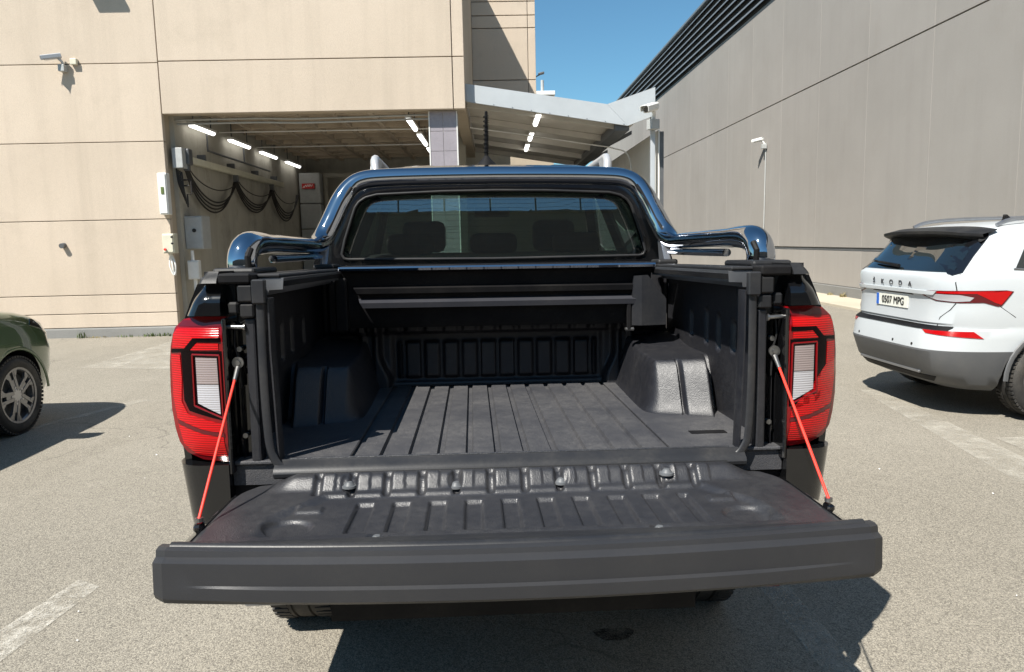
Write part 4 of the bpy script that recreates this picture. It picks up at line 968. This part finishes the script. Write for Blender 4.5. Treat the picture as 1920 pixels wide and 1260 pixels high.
for x in (.97, 3.76):
    for s in S2:
        wq = wheel(SU, (x, s*.80, .36), .36, .235, 1, .245, 5, 'alloylight'); wq.rotation_euler = (0, 0, R(90) if s > 0 else R(-90))
        MB().tube([(x-.425*math.cos(a), s*(.925+.0*a), .36+.425*math.sin(a)) for a in [math.pi*i/20 for i in range(0, 21)]], .022, 8, (1., .55), (0, 1, 0)).build('arch_trim', M['cladding'], sv.up)
gw = sv.plate('rear_window', [(-.70, 1.262), (.70, 1.262), (.63, 1.57), (-.63, 1.57)], sv.rear(.006), M['darkglass'], .01, .06)
wi = MB().tube([sv.rear(.03)(-.02, 1.282, 0), sv.rear(.035)(.30, 1.30, 0), sv.rear(.03)(.46, 1.31, 0)], [.016, .013, .007], 8).build('rear_wiper', M['matte'], sv.up)
sp = MB()
def spf(u, v):
    a = 2*u-1; y = a*.70; xb = .235+.10*a*a+.10*ss(.85, 1., abs(a)); pr = [(.56, 1.655), (xb+.12, 1.646), (xb, 1.618), (xb+.004, 1.594), (xb+.03, 1.578), (.42, 1.552)]
    i = v*5; k = min(int(i), 4); f = i-k; return (pr[k][0]*(1-f)+pr[k+1][0]*f, y, pr[k][1]*(1-f)+pr[k+1][1]*f-.035*abs(a)**3)
sp.grid(spf, 40, 10); sp.build('roof_spoiler', M['satin'], sv.up, 40)
for s in S2:
    sv.plate('spoiler_fin', [(.30, 1.54), (.52, 1.60), (.50, 1.56), (.24, 1.26), (.17, 1.235), (.16, 1.25)], sv.flank(s, .008), M['glossblack'], .01, .04)
    tl = sv.plate('tail_lamp', [(s*a, z) for a, z in ((15.5, 1.097), (22, 1.107), (31, 1.114), (42.5, 1.117), (44.5, 1.107), (41.5, 0.987), (40.5, 0.982), (37.0, 1.014), (31, 1.010), (24, 1.020), (19, 1.057))], sv.round(1.5, .005), M['reddark'], .01, (1.2, .02))
    sv.plate('clear_section', [(s*a, z) for a, z in ((19, 1.082), (31, 1.078), (34.5, 1.057), (33.5, 1.027), (30, 1.019), (24.5, 1.028), (20.5, 1.054))], sv.round(1.5, .008), M['clearlens'], .004, (1.2, .02), tl)
    sv.plate('red_section', [(s*a, z) for a, z in ((35, 1.092), (42.8, 1.110), (44, 1.104), (41.3, 0.997), (39.5, 1.017), (37.5, 1.052))], sv.round(1.5, .008), M['redlens'], .004, (1.2, .02), tl)
    sv.plate('red_band', [(s*a, z) for a, z in ((17, 1.099), (31, 1.107), (41, 1.111), (35, 1.089), (20, 1.086))], sv.round(1.5, .0075), M['redlens'], .004, (1.2, .02), tl)
    sv.plate('bumper_reflector', [(s*a, z) for a, z in ((20.5, .768), (35, .770), (37.5, .712), (22, .740))], sv.round(1.5, .006), M['redlens'], .006, (1.2, .02))
    sv.plate('rear_quarter_window', [(.62, 1.30), (1.02, 1.26), (1.02, 1.56), (.80, 1.565)], sv.flank(s, .006), M['darkglass'], .01, .06)
    sv.plate('side_window', [(1.07, 1.255), (1.95, 1.24), (1.95, 1.57), (1.07, 1.565)], sv.flank(s, .006), M['darkglass'], .01, .06)
    sv.plate('side_window', [(2.02, 1.238), (2.98, 1.25), (2.60, 1.555), (2.02, 1.57)], sv.flank(s, .006), M['darkglass'], .01, .06)
    m = MB(); ow = [(.60, 1.29), (1.02, 1.245), (2.0, 1.225), (3.02, 1.238)]
    m.tube([sv.flank(s, .008)(x, z, 0) for x, z in ow], .008, 6); m.build('window_trim', M['alu'], sv.up)
    rl = MB().tube(spline([(.62, s*.60, 1.655), (.78, s*.60, 1.705), (1.2, s*.60, 1.73), (2.0, s*.58, 1.725), (2.4, s*.56, 1.67)], 6), .016, 8, (1, 1.1)).build('roof_rail', M['alu'], sv.up)
    MB().box(-.09, .09, -.12, .12, -.075, .075, .03, Matrix.Translation((2.86, s*1.03, 1.20))).build('wing_mirror', M['whitepaint'], sv.up)
# panel gaps, plate, lettering
def seam(pts, fn, r=.0045): MB().tube([fn(a, z, 0) for a, z in pts], r, 5).build('panel_gap', M['ink'], sv.up)
for s in S2:
    seam([(s*30.5, 1.25), (s*29.8, 1.18), (s*30.2, 1.115)], sv.round(1.5, 0.)); seam([(s*30, 1.008), (s*28.5, .95), (s*25.5, .88), (s*24.5, .80)], sv.round(1.5, 0.)); seam([(s*41, .985), (s*45.5, .89)], sv.round(1.5, 0.), .003)
sv.plate('bumper_slot', [(-.74, .772), (.74, .772), (.74, .806), (-.74, .806)], sv.rear(.006), M['matte'], .006, .05)
sv.plate('handle_recess', [(-.34, 1.055), (.34, 1.055), (.30, 1.072), (-.30, 1.072)], sv.rear(.003), M['ink'], .004, .05)
sv.plate('tailgate_ledge', [(-.60, 1.074), (.60, 1.074), (.63, 1.104), (-.63, 1.104)], sv.rear(.018), M['whitepaint'], .022, .05)
pl = sv.plate('number_plate', [(-.26, .925), (.26, .925), (.26, 1.035), (-.26, 1.035)], sv.rear(.010), M['plate'], .008, .05)
sv.plate('plate_band', [(.218, .926), (.259, .926), (.259, 1.034), (.218, 1.034)], sv.rear(.0125), M['plateblue'], .004, .05, pl)
BACK = Matrix.Rotation(R(-90), 4, 'Z') @ Matrix.Rotation(R(90), 4, 'X')     # text facing local -x
def rtext(name, s_, size, mat, y, z, off, space=1., sx=1.):
    p = sv.rear(off)(y, z, 0); return text(name, s_, size, mat, sv.up, Matrix.Translation(p) @ BACK, .002, space, sx)
rtext('plate_lettering', '0507 MPG', .098, M['ink'], -.022, .980, .014, 1.02, .86)
for k, ch in enumerate('ŠKODA'): rtext('badge_letter', ch, .062, M['chromedark'], .30-.15*k, 1.150, .006, 1., 1.25)
MB().prism([(1.10, 1.69), (1.32, 1.69), (1.20, 1.705), (1.145, 1.755), (1.125, 1.757), (1.115, 1.71)], 'y', -.014, .014).build('roof_fin', M['glossblack'], sv.up)
for y in (-.45, .45, -.16): MB().cyl(sv.rear(.004)(y, .63, 0), sv.rear(-.01)(y, .63, 0), .012, 12).build('parking_sensor', M['ink'], sv.low)
sv.plate('diffuser', [(-.62, .36), (.62, .36), (.56, .31), (-.56, .31)], sv.rear(.006), M['matte'], .02, .08, sv.low)
MB().box(-.50, .50, -.01, .01, -.012, .012, .004, Matrix.Translation((.07, 0, .385)) @ Matrix.Rotation(R(90), 4, 'Z')).build('bumper_strip', M['alu'], sv.low)

GC = empty('green_car', (-4.95, 2.95, 0), (0, 0, R(90)), 'dark green car with grey alloy wheel, only its nose in view', 'car')
secs = [(.20, .25, 3.98, .78, 6.3), (.30, .12, 4.10, .86, 6.3), (.36, .09, 4.13, .875, 6.3), (.50, .03, 4.17, .895, 6.3), (.66, .0, 4.18, .902, 6.3), (.80, .02, 4.14, .900, 6.3), (.90, .05, 4.06, .892, 6.3), (.97, .07, 3.93, .88, 6.3), (1.02, .08, 3.74, .868, 6.3), (1.06, .09, 3.45, .855, 6.3), (1.09, .10, 3.10, .84, 6.3), (1.12, .12, 2.95, .82, 6.3), (1.40, .48, 2.30, .69, 6.3), (1.50, .75, 2.0, .60, 6.3), (1.54, 1.1, 1.7, .4, 4)]
gc = Car(GC, secs, .30, (M['matte'], M['greenpaint']), [(.80, 1), (.80, -1), (3.35, 1), (3.35, -1)], .335)
for x in (.80, 3.35):
    for s in S2:
        wq = wheel(GC, (x, s*.785, .335), .335, .22, 1, .235, 5, 'alloy'); wq.rotation_euler = (0, 0, R(90) if s > 0 else R(-90))
for s in S2:
    hl = gc.plate('headlight', [(3.62, .905), (3.70, .955), (3.86, .930), (4.02, .80), (3.96, .79), (3.80, .86)], gc.flank(s, .005), M['darkglass'], .01, .04)
    gc.plate('side_window', [(1.0, 1.15), (2.0, 1.15), (2.0, 1.42), (1.2, 1.42)], gc.flank(s, .006), M['darkglass'], .01, .06)
    gc.plate('side_window', [(2.05, 1.15), (2.75, 1.15), (2.35, 1.39), (2.05, 1.42)], gc.flank(s, .006), M['darkglass'], .01, .06)
    MB().box(-.07, .07, -.11, .11, -.07, .07, .03, Matrix.Translation((2.62, s*.96, 1.02))).box(-.02, .02, -.08, .08, -.02, .02, 0, Matrix.Translation((2.62, s*.86, 1.0))).build('wing_mirror', M['greenpaint'], gc.up)
    MB().tube([(3.35-.40*math.cos(a), s*.893, .335+.40*math.sin(a)) for a in [math.pi*i/20 for i in range(0, 21)]], .016, 8, (1., .5), (0, 1, 0)).build('arch_trim', M['greenpaint'], gc.up)
gc.plate('grille', [(-.45, .45), (.45, .45), (.52, .62), (-.52, .62)], gc.front(.006), M['matte'], .01, .06)
gc.plate('windscreen', [(-.70, 1.13), (.70, 1.13), (.58, 1.42), (-.58, 1.42)], gc.front(.006), M['darkglass'], .01, .06)

# ------------------------------------------------------------------ weeds along the walls
def weed(x, y, h, n, mat, label, w=.25):
    m = MB()
    for k in range(n):
        a = random.uniform(0, 6.28); px, py = x+random.uniform(-w, w), y+random.uniform(-.05, .03); hh = h*random.uniform(.4, 1.); l = random.uniform(.2, .6)*hh
        d = Vector((math.cos(a), math.sin(a)*.6, 0)); q = Vector((-d.y, d.x, 0))*random.uniform(.006, .014); p = Vector((px, py, 0))
        P = [p-q, p+q, p+d*l*.4+Vector((0, 0, hh*.6))+q*1.2, p+d*l*.4+Vector((0, 0, hh*.6))-q*1.2, p+d*l+Vector((0, 0, hh))]
        m.add(P, [(0, 1, 2, 3), (3, 2, 4)])
    tag(m.build('weed', mat, None, 0), label, 'weed', 'weeds at the foot of the walls')
weed(-7.35, 13.22, .15, 16, M['weed'], 'tallest green weed at the foot of the cream wall', .08)
weed(-7.0, 13.22, .035, 26, M['dryweed'], 'low dry weeds beside the tallest green weed')
weed(-6.45, 13.22, .06, 30, M['weed'], 'low green weeds in the middle of the cream wall foot')
weed(-5.95, 13.22, .08, 40, M['weed'], 'broad green weeds nearest the bay opening', .22)
weed(8.22, 17.2, .20, 60, M['dryweed'], 'dry grass tuft at the foot of the grey wall', .06)
weed(8.22, 17.9, .14, 50, M['dryweed'], 'smaller dry grass tuft farther along the grey wall', .06)

# pale chips lying on the asphalt
m = MB()
for k in range(12):
    x, y = random.choice([(random.uniform(1.3, 3.2), random.uniform(2.4, 6.0)), (random.uniform(1.4, 2.6), random.uniform(3.0, 4.6)), (random.uniform(-3.5, -1.2), random.uniform(2.6, 8.0))]); r = random.uniform(.003, .006)
    P = [(x+r*random.uniform(.6, 1.4)*math.cos(a), y+r*random.uniform(.6, 1.4)*math.sin(a), .006+random.uniform(0, .004)) for a in [i*math.pi/3 for i in range(6)]]; m.add(P+[(x, y, .0125)], [(i, (i+1) % 6, 6) for i in range(6)])
tag(m.build('paint_chips', M['white'], None, 0), 'small pale chips scattered on the asphalt', 'debris', None, 'stuff')
